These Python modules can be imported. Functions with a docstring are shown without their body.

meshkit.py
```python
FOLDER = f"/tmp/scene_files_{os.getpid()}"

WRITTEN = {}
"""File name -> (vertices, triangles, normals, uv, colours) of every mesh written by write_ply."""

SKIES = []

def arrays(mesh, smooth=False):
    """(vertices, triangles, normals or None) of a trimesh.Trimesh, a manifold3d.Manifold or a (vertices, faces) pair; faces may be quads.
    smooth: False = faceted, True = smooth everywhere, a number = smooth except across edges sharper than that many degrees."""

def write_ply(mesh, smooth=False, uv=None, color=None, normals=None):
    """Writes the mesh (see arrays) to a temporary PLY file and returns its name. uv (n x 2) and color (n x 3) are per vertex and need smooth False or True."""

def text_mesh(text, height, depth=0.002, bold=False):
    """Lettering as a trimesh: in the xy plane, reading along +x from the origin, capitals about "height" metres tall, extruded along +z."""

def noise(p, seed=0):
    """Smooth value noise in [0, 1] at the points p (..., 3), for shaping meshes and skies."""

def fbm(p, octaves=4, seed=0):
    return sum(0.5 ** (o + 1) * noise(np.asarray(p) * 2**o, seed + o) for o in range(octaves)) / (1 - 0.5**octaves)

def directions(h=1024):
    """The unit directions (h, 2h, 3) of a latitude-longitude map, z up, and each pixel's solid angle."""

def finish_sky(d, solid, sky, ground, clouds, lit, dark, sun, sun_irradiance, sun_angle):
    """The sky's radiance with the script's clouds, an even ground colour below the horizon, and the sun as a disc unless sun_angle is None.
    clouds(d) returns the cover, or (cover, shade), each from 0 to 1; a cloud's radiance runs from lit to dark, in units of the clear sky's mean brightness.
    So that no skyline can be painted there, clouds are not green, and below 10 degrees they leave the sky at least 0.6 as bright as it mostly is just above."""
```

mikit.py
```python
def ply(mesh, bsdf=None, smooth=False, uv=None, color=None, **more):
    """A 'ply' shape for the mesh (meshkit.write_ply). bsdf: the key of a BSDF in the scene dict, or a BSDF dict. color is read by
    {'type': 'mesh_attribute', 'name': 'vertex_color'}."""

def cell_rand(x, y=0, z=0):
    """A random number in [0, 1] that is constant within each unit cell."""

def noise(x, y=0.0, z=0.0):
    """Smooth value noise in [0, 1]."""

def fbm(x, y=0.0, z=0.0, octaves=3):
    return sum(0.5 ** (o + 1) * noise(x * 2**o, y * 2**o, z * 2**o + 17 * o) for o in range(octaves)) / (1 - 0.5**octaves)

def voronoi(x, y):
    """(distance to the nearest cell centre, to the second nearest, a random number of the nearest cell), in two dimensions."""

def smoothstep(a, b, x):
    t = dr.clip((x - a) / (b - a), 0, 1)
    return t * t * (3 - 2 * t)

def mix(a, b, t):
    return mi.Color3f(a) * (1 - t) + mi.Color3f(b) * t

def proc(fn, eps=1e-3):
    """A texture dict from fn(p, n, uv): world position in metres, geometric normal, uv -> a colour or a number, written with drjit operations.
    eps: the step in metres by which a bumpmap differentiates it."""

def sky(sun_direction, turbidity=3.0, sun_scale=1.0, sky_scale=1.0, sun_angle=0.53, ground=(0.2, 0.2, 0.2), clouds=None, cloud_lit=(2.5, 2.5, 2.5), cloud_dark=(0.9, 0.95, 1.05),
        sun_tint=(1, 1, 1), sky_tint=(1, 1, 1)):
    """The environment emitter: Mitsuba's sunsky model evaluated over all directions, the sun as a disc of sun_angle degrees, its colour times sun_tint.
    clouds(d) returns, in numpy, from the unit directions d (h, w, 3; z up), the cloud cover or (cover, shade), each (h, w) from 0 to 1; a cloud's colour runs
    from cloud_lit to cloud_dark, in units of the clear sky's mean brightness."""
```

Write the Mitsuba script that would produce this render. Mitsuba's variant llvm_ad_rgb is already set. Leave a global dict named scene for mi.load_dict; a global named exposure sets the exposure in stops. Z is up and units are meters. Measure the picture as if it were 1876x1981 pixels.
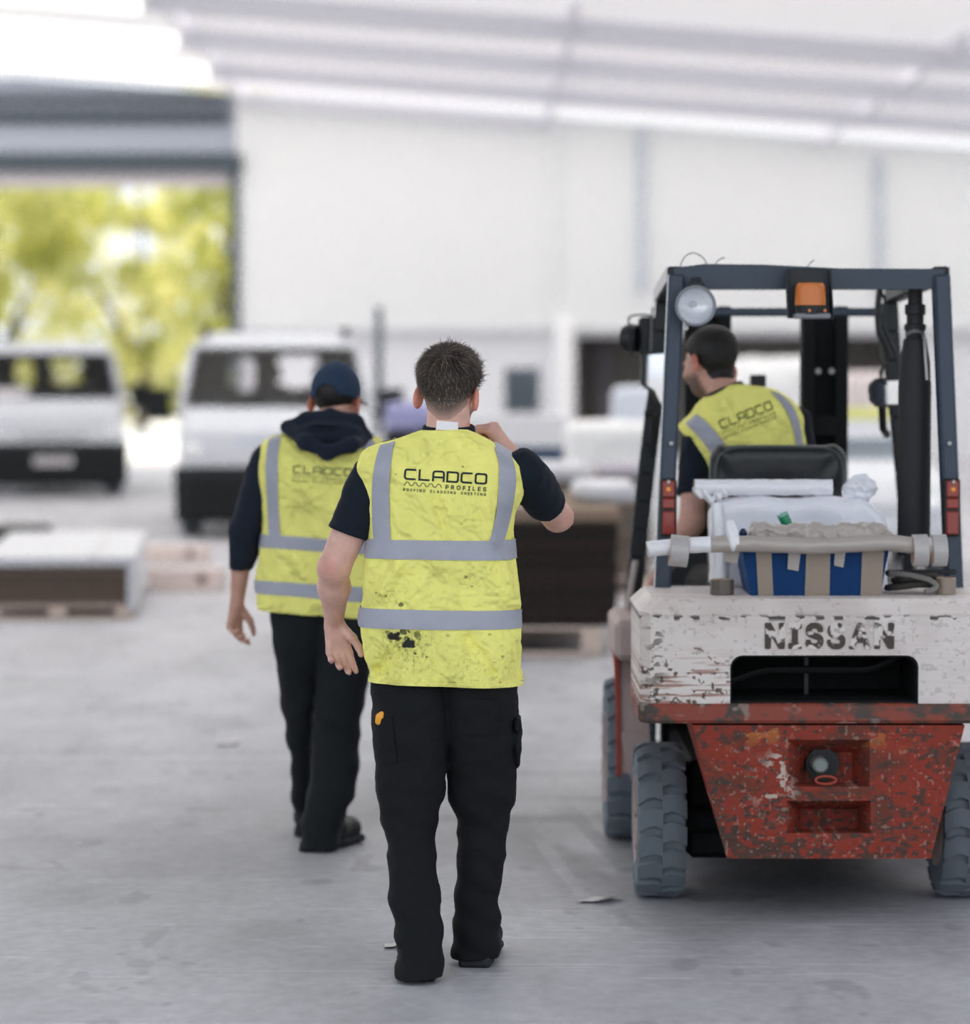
"""A works yard hall: two men in yellow vests walk away, a third sits in an old forklift."""
import math, random
import numpy as np
import trimesh
import drjit as dr
import mitsuba as mi
import mikit, meshkit
import shapely
from shapely.geometry import Polygon, LineString, box as sbox
from shapely.ops import unary_union
from scipy.interpolate import PchipInterpolator

random.seed(7)
RNG = np.random.default_rng(7)
T = mi.ScalarTransform4f
scene, labels = {}, {}
PI = math.pi

# ------------------------------------------------------------------ camera, sky, exposure
FOCAL, CX, CY, HORIZON, EYE = 6000.0, 938.0, 990.5, 720.0, 1.70      # pixels of the 1876 x 1981 frame, metres
PITCH = math.atan((CY - HORIZON) / FOCAL)
FWD = np.array([0, math.cos(PITCH), -math.sin(PITCH)])
UP = np.array([0, math.sin(PITCH), math.cos(PITCH)])
scene['camera'] = {
    'type': 'thinlens', 'fov': 2 * math.degrees(math.atan(938.0 / FOCAL)), 'fov_axis': 'x',
    'aperture_radius': 0.03, 'focus_distance': 8.9,
    'near_clip': 0.1, 'far_clip': 1000.0,
    'to_world': T().look_at(origin=[0, 0, EYE], target=[0, float(FWD[1]), float(EYE + FWD[2])], up=[0, 0, 1]),
}


def cloud_cover(d):
    q = d / (np.maximum(d[..., 2:], 0) + 0.25) * 1.6
    n = meshkit.fbm(q, 4, 3)
    return 0.72 + 0.28 * np.clip((n - 0.42) * 6, 0, 1), 0.35 * np.clip((n - 0.5) * 4, 0, 1)


scene['sky'] = mikit.sky((-0.42, 0.60, 0.78), turbidity=4.0, sun_scale=0.7, sky_scale=1.0, ground=(0.3, 0.3, 0.3),
                         clouds=cloud_cover, cloud_lit=(1.76, 1.9, 2.04), cloud_dark=(1.12, 1.2, 1.29), sun_tint=(0.93, 0.98, 1.06))
exposure = 2.92


def at(px, py, depth):
    """The point seen at a pixel of the photograph's frame at the distance `depth` along y."""
    d = np.array([(px - CX) / FOCAL, 0, 0]) + FWD - (py - CY) / FOCAL * UP
    return np.array([0, 0, EYE]) + d * (depth / d[1])


# ------------------------------------------------------------------ registering objects
def unique(key):
    if key not in scene and key not in labels:
        return key
    for k in range(1, 1000):
        c = f'{key}_{k:03d}'
        if c not in scene and c not in labels:
            return c


def thing(name, label, cat, group=None):
    key = unique(name)
    labels[key] = {'label': label, 'category': cat}
    if group:
        labels[key]['group'] = group
    return key


def add(key, mesh, bsdf, smooth=False, label=None, **more):
    """One entry; the name is numbered when taken."""
    free = key if key not in scene else unique(key)
    scene[free] = mikit.ply(mesh, bsdf, smooth, **more)
    if label:
        labels.setdefault(free, {})['label'] = label
    return free


def struct(key, mesh, bsdf, smooth=False, **more):
    k = add(key, mesh, bsdf, smooth, **more)
    labels[k] = {'kind': 'structure'}
    return k


def copy_part(key, src, to_world):
    free = unique(key)
    scene[free] = {**scene[src], 'to_world': to_world}
    return free


# ------------------------------------------------------------------ mesh helpers
def cat(*ms):
    out = []
    for m in ms:
        out += list(m) if isinstance(m, (list, tuple)) else [m]
    return trimesh.util.concatenate(out)


def hull(pts):
    return trimesh.convex.convex_hull(np.asarray(pts, float))


def box(lo, hi, r=0.0):
    lo, hi = np.minimum(lo, hi).astype(float), np.maximum(lo, hi).astype(float)
    r = min(r, 0.45 * float((hi - lo).min()))
    pts = []
    for c in np.ndindex(2, 2, 2):
        p = np.where(c, hi, lo)
        s = np.where(c, -1.0, 1.0)
        if r <= 0:
            pts.append(p)
        else:
            for k in range(3):
                q = p + s * r
                q[k] = p[k]
                pts.append(q)
    return hull(pts)


def hexa(a, b, r=0.0):
    """Hull of two quads (front and back corner lists)."""
    return hull(list(a) + list(b))


def bar(p, q, w, h, up=(0, 0, 1), r=0.004):
    """A square bar from p to q, w wide and h high."""
    p, q = np.asarray(p, float), np.asarray(q, float)
    L = np.linalg.norm(q - p)
    z = (q - p) / L
    x = np.cross(np.asarray(up, float), z)
    x = x / np.linalg.norm(x) if np.linalg.norm(x) > 1e-6 else np.array([1.0, 0, 0])
    y = np.cross(z, x)
    m = box((-w / 2, -h / 2, 0), (w / 2, h / 2, L), r)
    M = np.eye(4)
    M[:3, 0], M[:3, 1], M[:3, 2], M[:3, 3] = x, y, z, p
    m.apply_transform(M)
    return m


def frame_of(z):
    z = np.asarray(z, float) / np.linalg.norm(z)
    x = np.cross(z, [0, 0, 1.0] if abs(z[2]) < 0.9 else [1.0, 0, 0])
    x /= np.linalg.norm(x)
    return x, np.cross(z, x), z


def cyl(p, q, r, r2=None, n=24, cap=True):
    p, q = np.asarray(p, float), np.asarray(q, float)
    r2 = r if r2 is None else r2
    L = np.linalg.norm(q - p)
    return lathe([(0, 0), (r, 0), (r2, L), (0, L)] if cap else [(r, 0), (r2, L)], p, q - p, n)


def lathe(profile, origin=(0, 0, 0), axis=(0, 0, 1), n=32):
    """Profile of (radius, height) spun about an axis through origin."""
    prof = np.asarray(profile, float)
    x, y, z = frame_of(axis)
    a = np.arange(n) * 2 * PI / n
    ring = np.cos(a)[:, None] * x + np.sin(a)[:, None] * y
    v = np.asarray(origin, float) + prof[:, None, 0:1] * ring[None] + prof[:, None, 1:2] * z
    f = []
    for i in range(len(prof) - 1):
        for j in range(n):
            k = (j + 1) % n
            f += [(i * n + j, i * n + k, (i + 1) * n + k), (i * n + j, (i + 1) * n + k, (i + 1) * n + j)]
    m = trimesh.Trimesh(v.reshape(-1, 3), f, process=False)
    m.merge_vertices()
    m.update_faces(m.nondegenerate_faces())
    m.fix_normals()
    return m


def tube(points, r, n=10, closed=False, cap=True):
    p = np.asarray(points, float)
    r = np.broadcast_to(r, (len(p),))
    t = np.gradient(p, axis=0)
    if closed:
        t = np.roll(p, -1, 0) - np.roll(p, 1, 0)
    t /= np.linalg.norm(t, axis=1, keepdims=True) + 1e-12
    x, y, _ = frame_of(t[0])
    rings = []
    for i in range(len(p)):
        x = x - t[i] * (x @ t[i])
        x /= np.linalg.norm(x)
        y = np.cross(t[i], x)
        a = np.arange(n) * 2 * PI / n
        rings.append(p[i] + r[i] * (np.cos(a)[:, None] * x + np.sin(a)[:, None] * y))
    v = np.vstack(rings)
    f = []
    m = len(p) if closed else len(p) - 1
    for i in range(m):
        i2 = (i + 1) % len(p)
        for j in range(n):
            k = (j + 1) % n
            f += [(i * n + j, i * n + k, i2 * n + k), (i * n + j, i2 * n + k, i2 * n + j)]
    if cap and not closed:
        b = len(v)
        v = np.vstack([v, p[:1], p[-1:]])
        for j in range(n):
            k = (j + 1) % n
            f += [(b, k, j), (b + 1, (len(p) - 1) * n + j, (len(p) - 1) * n + k)]
    return trimesh.Trimesh(v, f, process=False)


def spline(points, n=24):
    p = np.asarray(points, float)
    s = np.r_[0, np.cumsum(np.linalg.norm(np.diff(p, axis=0), axis=1))]
    return PchipInterpolator(s, p)(np.linspace(0, s[-1], n))


def extrude(poly, depth, origin, u, v):
    """A 2-D polygon in the plane (origin; u, v), made solid by depth along u x v."""
    u, v = np.asarray(u, float), np.asarray(v, float)
    polys = getattr(poly, 'geoms', [poly])
    ms = [trimesh.creation.extrude_polygon(g, abs(depth), engine='earcut') for g in polys]
    m = trimesh.util.concatenate(ms)
    w = np.cross(u, v) * (1 if depth >= 0 else -1)
    M = np.eye(4)
    M[:3, 0], M[:3, 1], M[:3, 2], M[:3, 3] = u, v, w, origin
    m.apply_transform(M)
    m.fix_normals()
    return m


def rrect(x0, y0, x1, y1, r):
    return sbox(x0 + r, y0 + r, x1 - r, y1 - r).buffer(r, quad_segs=6)


def rot(m, axis, deg, about=(0, 0, 0)):
    m = m.copy()
    m.apply_transform(trimesh.transformations.rotation_matrix(math.radians(deg), axis, about))
    return m


def move(m, d):
    m = m.copy()
    m.apply_translation(d)
    return m


# ------------------------------------------------------------------ signed-distance modelling
def smin(a, b, k):
    h = np.clip(0.5 + 0.5 * (b - a) / k, 0, 1)
    return b * (1 - h) + a * h - k * h * (1 - h)


def cone(p, a, b, ra, rb, flat=None):
    """Tapered capsule; flat = (direction, factor) squashes the section along a direction."""
    a, b = np.asarray(a, float), np.asarray(b, float)
    ab = b - a
    t = np.clip(((p - a) @ ab) / (ab @ ab + 1e-12), 0, 1)
    d = p - (a + t[:, None] * ab)
    if flat is not None:
        n = np.asarray(flat[0], float) / np.linalg.norm(flat[0])
        d = d + (1.0 / flat[1] - 1.0) * (d @ n)[:, None] * n
    return np.linalg.norm(d, axis=1) - (ra + (rb - ra) * t)


def chain(p, pts, radii, k=0.02, flat=None):
    d = None
    for i in range(len(pts) - 1):
        c = cone(p, pts[i], pts[i + 1], radii[i], radii[i + 1], flat)
        d = c if d is None else smin(d, c, k)
    return d


def ell(p, c, r, R=None):
    q = p - np.asarray(c, float)
    if R is not None:
        q = q @ R                                  # columns of R: the ellipsoid's own axes
    r = np.asarray(r, float)
    k0 = np.linalg.norm(q / r, axis=1)
    k1 = np.linalg.norm(q / (r * r), axis=1)
    return k0 * (k0 - 1) / np.maximum(k1, 1e-9)


def sbx(p, lo, hi, r):
    lo, hi = np.asarray(lo, float), np.asarray(hi, float)
    q = np.abs(p - (lo + hi) / 2) - (hi - lo) / 2 + r
    return np.linalg.norm(np.maximum(q, 0), axis=1) + np.minimum(q.max(1), 0) - r


class Loft:
    """Rings (z, xl, xr, yb, yf): a body whose outline from behind follows xl and xr; sections are superellipses."""

    def __init__(self, rows, n=2.6, caps=True):
        r = np.array(sorted(rows), float)
        self.z0, self.z1, self.n, self.caps = r[0, 0], r[-1, 0], n, caps
        self.f = PchipInterpolator(r[:, 0], r[:, 1:])

    def __call__(self, p):
        z = np.clip(p[:, 2], self.z0, self.z1)
        v = self.f(z)
        cx, cy = (v[:, 0] + v[:, 1]) / 2, (v[:, 2] + v[:, 3]) / 2
        rx, ry = np.maximum((v[:, 1] - v[:, 0]) / 2, 1e-4), np.maximum((v[:, 3] - v[:, 2]) / 2, 1e-4)
        u = (np.abs((p[:, 0] - cx) / rx) ** self.n + np.abs((p[:, 1] - cy) / ry) ** self.n) ** (1 / self.n)
        d = (u - 1) * np.minimum(rx, ry)
        if self.caps:
            d = np.maximum(d, np.maximum(self.z0 - p[:, 2], p[:, 2] - self.z1))
        return d


def turned(a, axis, deg):
    return trimesh.transformations.rotation_matrix(math.radians(deg), axis)[:3, :3] @ np.asarray(a, float)


def nets(f, lo, hi, h, block=6, lip=1.3):
    """Surface nets of f = 0 on a grid of step h; cells far from the surface are not evaluated."""
    lo, hi = np.asarray(lo, float), np.asarray(hi, float)
    nb = np.ceil((hi - lo) / (h * block)).astype(int)
    n = nb * block + 1
    cc = np.stack(np.meshgrid(*[lo[k] + (np.arange(nb[k]) + 0.5) * h * block for k in range(3)], indexing='ij'), -1)
    dc = f(cc.reshape(-1, 3)).reshape(nb)
    near = np.abs(dc) < lip * h * block * 0.87 + 2 * h
    D = np.repeat(np.repeat(np.repeat(np.where(dc < 0, -1.0, 1.0), block, 0), block, 1), block, 2)
    D = np.pad(D, ((0, 1),) * 3, mode='edge')
    M = np.repeat(np.repeat(np.repeat(near, block, 0), block, 1), block, 2)
    M = np.pad(M, ((0, 1),) * 3, mode='edge')
    for ax in range(3):
        M[tuple(slice(1, None) if k == ax else slice(None) for k in range(3))] |= M[tuple(slice(0, -1) if k == ax else slice(None) for k in range(3))].copy()
    idx = np.argwhere(M)
    out = np.empty(len(idx))
    for s in range(0, len(idx), 400000):
        out[s:s + 400000] = f(lo + idx[s:s + 400000] * h)
    D[M] = out
    return nets_of(D, lo, h)


def nets_of(D, lo, h):
    D = np.where(D == 0, 1e-9, D)
    S = D < 0
    sl = lambda o: tuple(slice(1, None) if x else slice(0, -1) for x in o)
    cnt = sum(S[sl(o)].astype(np.int8) for o in np.ndindex(2, 2, 2))
    act = (cnt > 0) & (cnt < 8)
    cells = np.argwhere(act)
    ids = -np.ones(act.shape, np.int64)
    ids[act] = np.arange(len(cells))
    pos, num = np.zeros((len(cells), 3)), np.zeros(len(cells))
    for ax in range(3):
        for o in np.ndindex(2, 2):
            a = np.insert(np.array(o), ax, 0)
            b = a.copy()
            b[ax] = 1
            da, db = D[tuple((cells + a).T)], D[tuple((cells + b).T)]
            m = (da < 0) != (db < 0)
            t = np.where(m, da / np.where(m, da - db, 1), 0)
            pos[m] += (a + t[:, None] * (b - a))[m]
            num[m] += 1
    v = lo + (cells + pos / np.maximum(num, 1)[:, None]) * h
    quads = []
    for ax in range(3):
        o1, o2 = [(1, 2), (2, 0), (0, 1)][ax]
        a = S[tuple(slice(0, -1) if k == ax else slice(1, -1) for k in range(3))]
        b = S[tuple(slice(1, None) if k == ax else slice(1, -1) for k in range(3))]
        e = np.argwhere(a != b)
        if not len(e):
            continue
        flip = a[tuple(e.T)]
        base = e + np.array([0 if k == ax else 1 for k in range(3)])
        u1, u2 = np.eye(3, dtype=int)[o1], np.eye(3, dtype=int)[o2]
        q = np.stack([ids[tuple((base - u1 - u2).T)], ids[tuple((base - u2).T)], ids[tuple(base.T)], ids[tuple((base - u1).T)]], 1)
        q[~flip] = q[~flip][:, ::-1]
        quads.append(q)
    q = np.vstack(quads)
    q = q[(q >= 0).all(1)]
    f = np.vstack([q[:, [0, 1, 2]], q[:, [0, 2, 3]]])
    return trimesh.Trimesh(v, f, process=False)


def cast(f, o, d, far=1.0, steps=40, damp=0.8):
    """Where rays (o, d) first meet f = 0, and whether they do."""
    o, d = np.array(o, float), np.array(d, float)
    d = d / np.linalg.norm(d, axis=1, keepdims=True)
    t = np.zeros(len(o))
    for _ in range(steps):
        t = t + damp * np.clip(f(o + d * t[:, None]), -0.05, 0.25)
    p = o + d * t[:, None]
    return p, (np.abs(f(p)) < 0.004) & (t < far)


def grid_faces(nu, nv, ok=None, thick=0):
    i, j = np.meshgrid(np.arange(nu - 1), np.arange(nv - 1), indexing='ij')
    q = np.stack([i * nv + j, (i + 1) * nv + j, (i + 1) * nv + j + 1, i * nv + j + 1], -1).reshape(-1, 4)
    if ok is not None:
        q = q[ok[q].all(1)]
    return q


def patch(p, nu, nv, n, ok=None, lift=0.0, thick=0.0012):
    """A thin sheet through the grid points p (nu x nv), lifted by `lift` along n (per point) and closed by a back sheet."""
    q = grid_faces(nu, nv, ok)
    a, b = p + n * (lift + thick), p + n * lift
    m = len(p)
    f = np.vstack([q[:, [0, 1, 2]], q[:, [0, 2, 3]]])
    edges = np.sort(np.vstack([q[:, [0, 1]], q[:, [1, 2]], q[:, [2, 3]], q[:, [3, 0]]]), 1)
    raw = np.vstack([q[:, [0, 1]], q[:, [1, 2]], q[:, [2, 3]], q[:, [3, 0]]])
    _, inv, c = np.unique(edges, axis=0, return_inverse=True, return_counts=True)
    e = raw[c[inv.ravel()] == 1]
    side = np.vstack([np.stack([e[:, 0], e[:, 0] + m, e[:, 1] + m], 1), np.stack([e[:, 0], e[:, 1] + m, e[:, 1]], 1)])
    t = trimesh.Trimesh(np.vstack([a, b]), np.vstack([f, f[:, ::-1] + m, side]), process=False)
    t.remove_unreferenced_vertices()
    # outward: the lifted sheet's normals should agree with n
    if len(q):
        k = q[len(q) // 2]
        if np.dot(np.cross(a[k[1]] - a[k[0]], a[k[2]] - a[k[0]]), n[k[0]]) < 0:
            t.invert()
    return t


# ------------------------------------------------------------------ materials
def lin(c):
    c = np.asarray(c, float) / 255.0
    return [float(x) for x in np.where(c <= 0.04045, c / 12.92, ((c + 0.055) / 1.055) ** 2.4)]


def rgb(c):
    return {'type': 'rgb', 'value': lin(c)}


def mat(name, color, rough=0.6, spec=0.4, metallic=0.0, **more):
    """A principled material under the key `name`; color is sRGB 0..255 or a texture dict."""
    base = color if isinstance(color, dict) else rgb(color)
    scene['material_' + name] = {'type': 'twosided', 'bsdf': {'type': 'principled', 'base_color': base, 'roughness': rough, 'specular': spec, 'metallic': metallic, **more}}
    return 'material_' + name


def proc_mat(name, fn, rough=0.6, spec=0.4, bump=None, bump_scale=0.002, eps=1e-3, **more):
    b = {'type': 'principled', 'base_color': mikit.proc(fn), 'roughness': rough, 'specular': spec, **more}
    if bump is not None:
        b = {'type': 'bumpmap', 'arbitrary': mikit.proc(bump, eps), 'scale': bump_scale, 'bsdf': b}
    scene['material_' + name] = {'type': 'twosided', 'bsdf': b}
    return 'material_' + name


def C3(c):
    return mi.Color3f(*lin(c))


fbm, noise, sstep, mix = mikit.fbm, mikit.noise, mikit.smoothstep, mikit.mix
VC = {'type': 'mesh_attribute', 'name': 'vertex_color'}

M_WHITE_PAINT = mat('white_paint', (222, 223, 224), 0.55, 0.3)
M_CEILING = mat('ceiling_sheet', (235, 235, 238), 0.6, 0.3)
M_STEEL_DARK = mat('dark_steel', (62, 74, 82), 0.5, 0.4)
M_BLACK = mat('black_plastic', (24, 26, 28), 0.45, 0.4)
M_BLACK_MATT = mat('black_matt', (17, 18, 19), 0.75, 0.25)
M_RUBBER = mat('rubber', (102, 110, 117), 0.85, 0.25)
M_GREY = mat('grey_plastic', (120, 124, 128), 0.5, 0.4)
M_STEEL = mat('bare_steel', (150, 150, 150), 0.35, 0.5, 0.9)
M_CHROME = mat('chrome', (210, 212, 214), 0.12, 0.5, 1.0)
M_WHITE_CAR = mat('white_lacquer', (240, 240, 241), 0.25, 0.5, clearcoat=0.6, clearcoat_gloss=0.9)
M_PLASTIC_WRAP = mat('plastic_wrap', (190, 191, 197), 0.35, 0.5)
M_CARD = mat('cardboard', (128, 112, 98), 0.8, 0.2)
scene['material_glass'] = {'type': 'thindielectric', 'int_ior': 1.5}
M_GLASS = 'material_glass'
M_DARK_GLASS = mat('tinted_glass', (70, 82, 90), 0.08, 0.6)
# ------------------------------------------------------------------ the hall
BACK = 60.0                                   # the far gable wall
EAVE, SLOPE = 6.72, 0.0745                    # roof height at x = 0 and its fall towards +x
RIDGE_X, LEFT_X, RIGHT_X, FRONT_Y = -9.0, -15.0, 15.0, 3.5  # roof cut back in front so open sky fills the walkers' backs


def roof_z(x):
    return EAVE - SLOPE * x if x >= RIDGE_X else EAVE - SLOPE * RIDGE_X + SLOPE * (x - RIDGE_X)


def floor_color(p, n, uv):
    x, y = p.x, p.y
    big = fbm(x * 0.5, y * 0.35, 3.0, 4)
    mid = fbm(x * 3.0, y * 1.6, 9.0, 4)
    fine = fbm(x * 30, y * 22, 2.0, 3)
    c = 0.362 + 0.09 * (big - 0.5) + 0.16 * (mid - 0.5) + 0.08 * (fine - 0.5)
    # worn darker traffic patch beside the truck, tyre arcs, painted contact shadow
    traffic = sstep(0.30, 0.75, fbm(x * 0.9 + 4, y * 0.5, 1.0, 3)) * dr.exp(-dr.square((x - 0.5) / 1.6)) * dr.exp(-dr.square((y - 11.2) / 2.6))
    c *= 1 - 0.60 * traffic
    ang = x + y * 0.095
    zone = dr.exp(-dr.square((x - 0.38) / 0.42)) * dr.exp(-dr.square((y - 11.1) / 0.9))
    c *= 1 - 0.34 * zone * sstep(0.25, 0.6, fbm(x * 3.0, y * 1.2, 6.0, 3))  # dirt and the tyre's contact shadow, painted together as one dark patch
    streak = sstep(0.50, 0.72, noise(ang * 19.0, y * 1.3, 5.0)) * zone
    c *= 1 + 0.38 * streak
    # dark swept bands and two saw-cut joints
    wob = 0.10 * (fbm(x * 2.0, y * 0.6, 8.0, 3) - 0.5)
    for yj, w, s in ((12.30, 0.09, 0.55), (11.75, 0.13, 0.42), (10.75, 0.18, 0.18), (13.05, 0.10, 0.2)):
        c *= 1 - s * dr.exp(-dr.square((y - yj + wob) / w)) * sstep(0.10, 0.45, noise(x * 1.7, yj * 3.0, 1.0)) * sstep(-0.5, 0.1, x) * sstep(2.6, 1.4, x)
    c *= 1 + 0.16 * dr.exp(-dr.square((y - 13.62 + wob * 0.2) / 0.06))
    spots = sstep(0.70, 0.80, fbm(x * 7, y * 3.5, 4.0, 3))
    c *= 1 - 0.18 * spots
    scr = sstep(0.74, 0.86, noise(x * 4.0, y * 55.0, 2.0)) * sstep(0.4, 0.7, noise(x * 1.1, y * 3.0, 7.0))
    c *= 1 + 0.14 * scr
    return mi.Color3f(c * 0.985, c * 0.985, c * 1.04)


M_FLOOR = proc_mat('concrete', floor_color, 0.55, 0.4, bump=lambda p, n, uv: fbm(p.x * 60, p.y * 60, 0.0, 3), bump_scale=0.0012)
M_GROUND = mat('outdoor_ground', (200, 199, 196), 0.9, 0.2)

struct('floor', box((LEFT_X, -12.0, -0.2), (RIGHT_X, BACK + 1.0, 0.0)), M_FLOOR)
struct('ground', box((-140, BACK + 1.0, -0.35), (140, 260, -0.02)), M_GROUND)
struct('ground_bounce', box((-60, -70, -0.35), (60, -12.0, -0.02)), M_GROUND)  # unseen ground behind the camera, added to bounce light into the hall

# gable wall: tall white cladding above a set-back office front, with a vehicle doorway at the far end
DOOR_X0, DOOR_X1 = -13.2, float(at(457, 500, BACK)[0])
LINTEL = float(at(457, 331, BACK)[2])
LEDGE = float(at(900, 628, BACK)[2])


def wall_poly(x0, x1, z0, z1=None):
    xs = sorted({x0, x1, *( [RIDGE_X] if x0 < RIDGE_X < x1 else [])})
    if z1 is None:
        top = [(x, roof_z(x)) for x in xs][::-1]
    else:
        top = [(x1, z1), (x0, z1)]
    return Polygon([(x0, z0), (x1, z0)] + top)


XZ = dict(u=(1, 0, 0), v=(0, 0, 1))            # u x v = -y


def wallplate(poly, y, depth):
    """A plate in the xz plane whose face towards the camera is at y."""
    return extrude(poly, -depth, (0, y, 0), (1, 0, 0), (0, 0, 1))


w_up = struct('wall_back', wallplate(wall_poly(DOOR_X1, RIGHT_X, LEDGE), BACK, 0.3), M_WHITE_PAINT)
win = [at(975, 712, BACK + 0.25), at(1045, 800, BACK + 0.25)]
dark = [at(1114, 651, BACK + 0.25), at(1722, 800, BACK + 0.25)]
holes = unary_union([sbox(win[0][0], win[1][2], win[1][0], win[0][2]), sbox(dark[0][0], 0.0, dark[1][0], dark[0][2])])
lower = wall_poly(DOOR_X1, RIGHT_X, 0, LEDGE).difference(holes)
struct('wall_office', wallplate(lower, BACK + 0.25, 0.3), mat('office_wall', (222, 222, 226), 0.6, 0.3))
struct('trim_1', box((DOOR_X1, BACK - 0.03, LEDGE - 0.10), (RIGHT_X, BACK + 0.25, LEDGE)), M_WHITE_PAINT)
struct('wall_side', wallplate(wall_poly(LEFT_X, DOOR_X0, 0), BACK, 0.3), M_WHITE_PAINT)
# lintel above the doorway: grey panels between dark steel rails
M_BLUEGREY = mat('bluegrey_panel', (176, 182, 196), 0.5, 0.4)
struct('wall_lintel', wallplate(wall_poly(DOOR_X0, DOOR_X1, LINTEL + 0.15), BACK + 0.15, 0.12), M_BLUEGREY)
dz = lambda py: float(at(400, py, BACK)[2])
struct('trim_2', box((DOOR_X0, BACK - 0.25, dz(333)), (DOOR_X1 + 0.12, BACK + 0.05, dz(297)), 0.02), M_STEEL_DARK)
struct('trim_3', box((DOOR_X0, BACK - 0.12, dz(236)), (DOOR_X1 - 0.14, BACK + 0.05, dz(212)), 0.02), M_STEEL_DARK)
struct('trim_4', box((DOOR_X0, BACK - 0.12, dz(196)), (DOOR_X1 - 0.14, BACK + 0.05, dz(184)), 0.02), M_STEEL_DARK)
struct('trim_5', box((DOOR_X1 - 0.10, BACK - 0.10, 0), (DOOR_X1 + 0.06, BACK + 0.3, dz(310)), 0.01), M_STEEL_DARK)
struct('trim_6', box((DOOR_X0 - 0.1, BACK - 0.10, 0), (DOOR_X0 + 0.06, BACK + 0.3, dz(310)), 0.01), M_STEEL_DARK)
# half-rolled door leaf showing under the lintel
struct('door_1', box((DOOR_X0 + 0.06, BACK + 0.08, dz(362)), (DOOR_X1 - 0.10, BACK + 0.14, dz(325)), 0.01), mat('door_leaf', (214, 208, 210), 0.5, 0.4))
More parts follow.
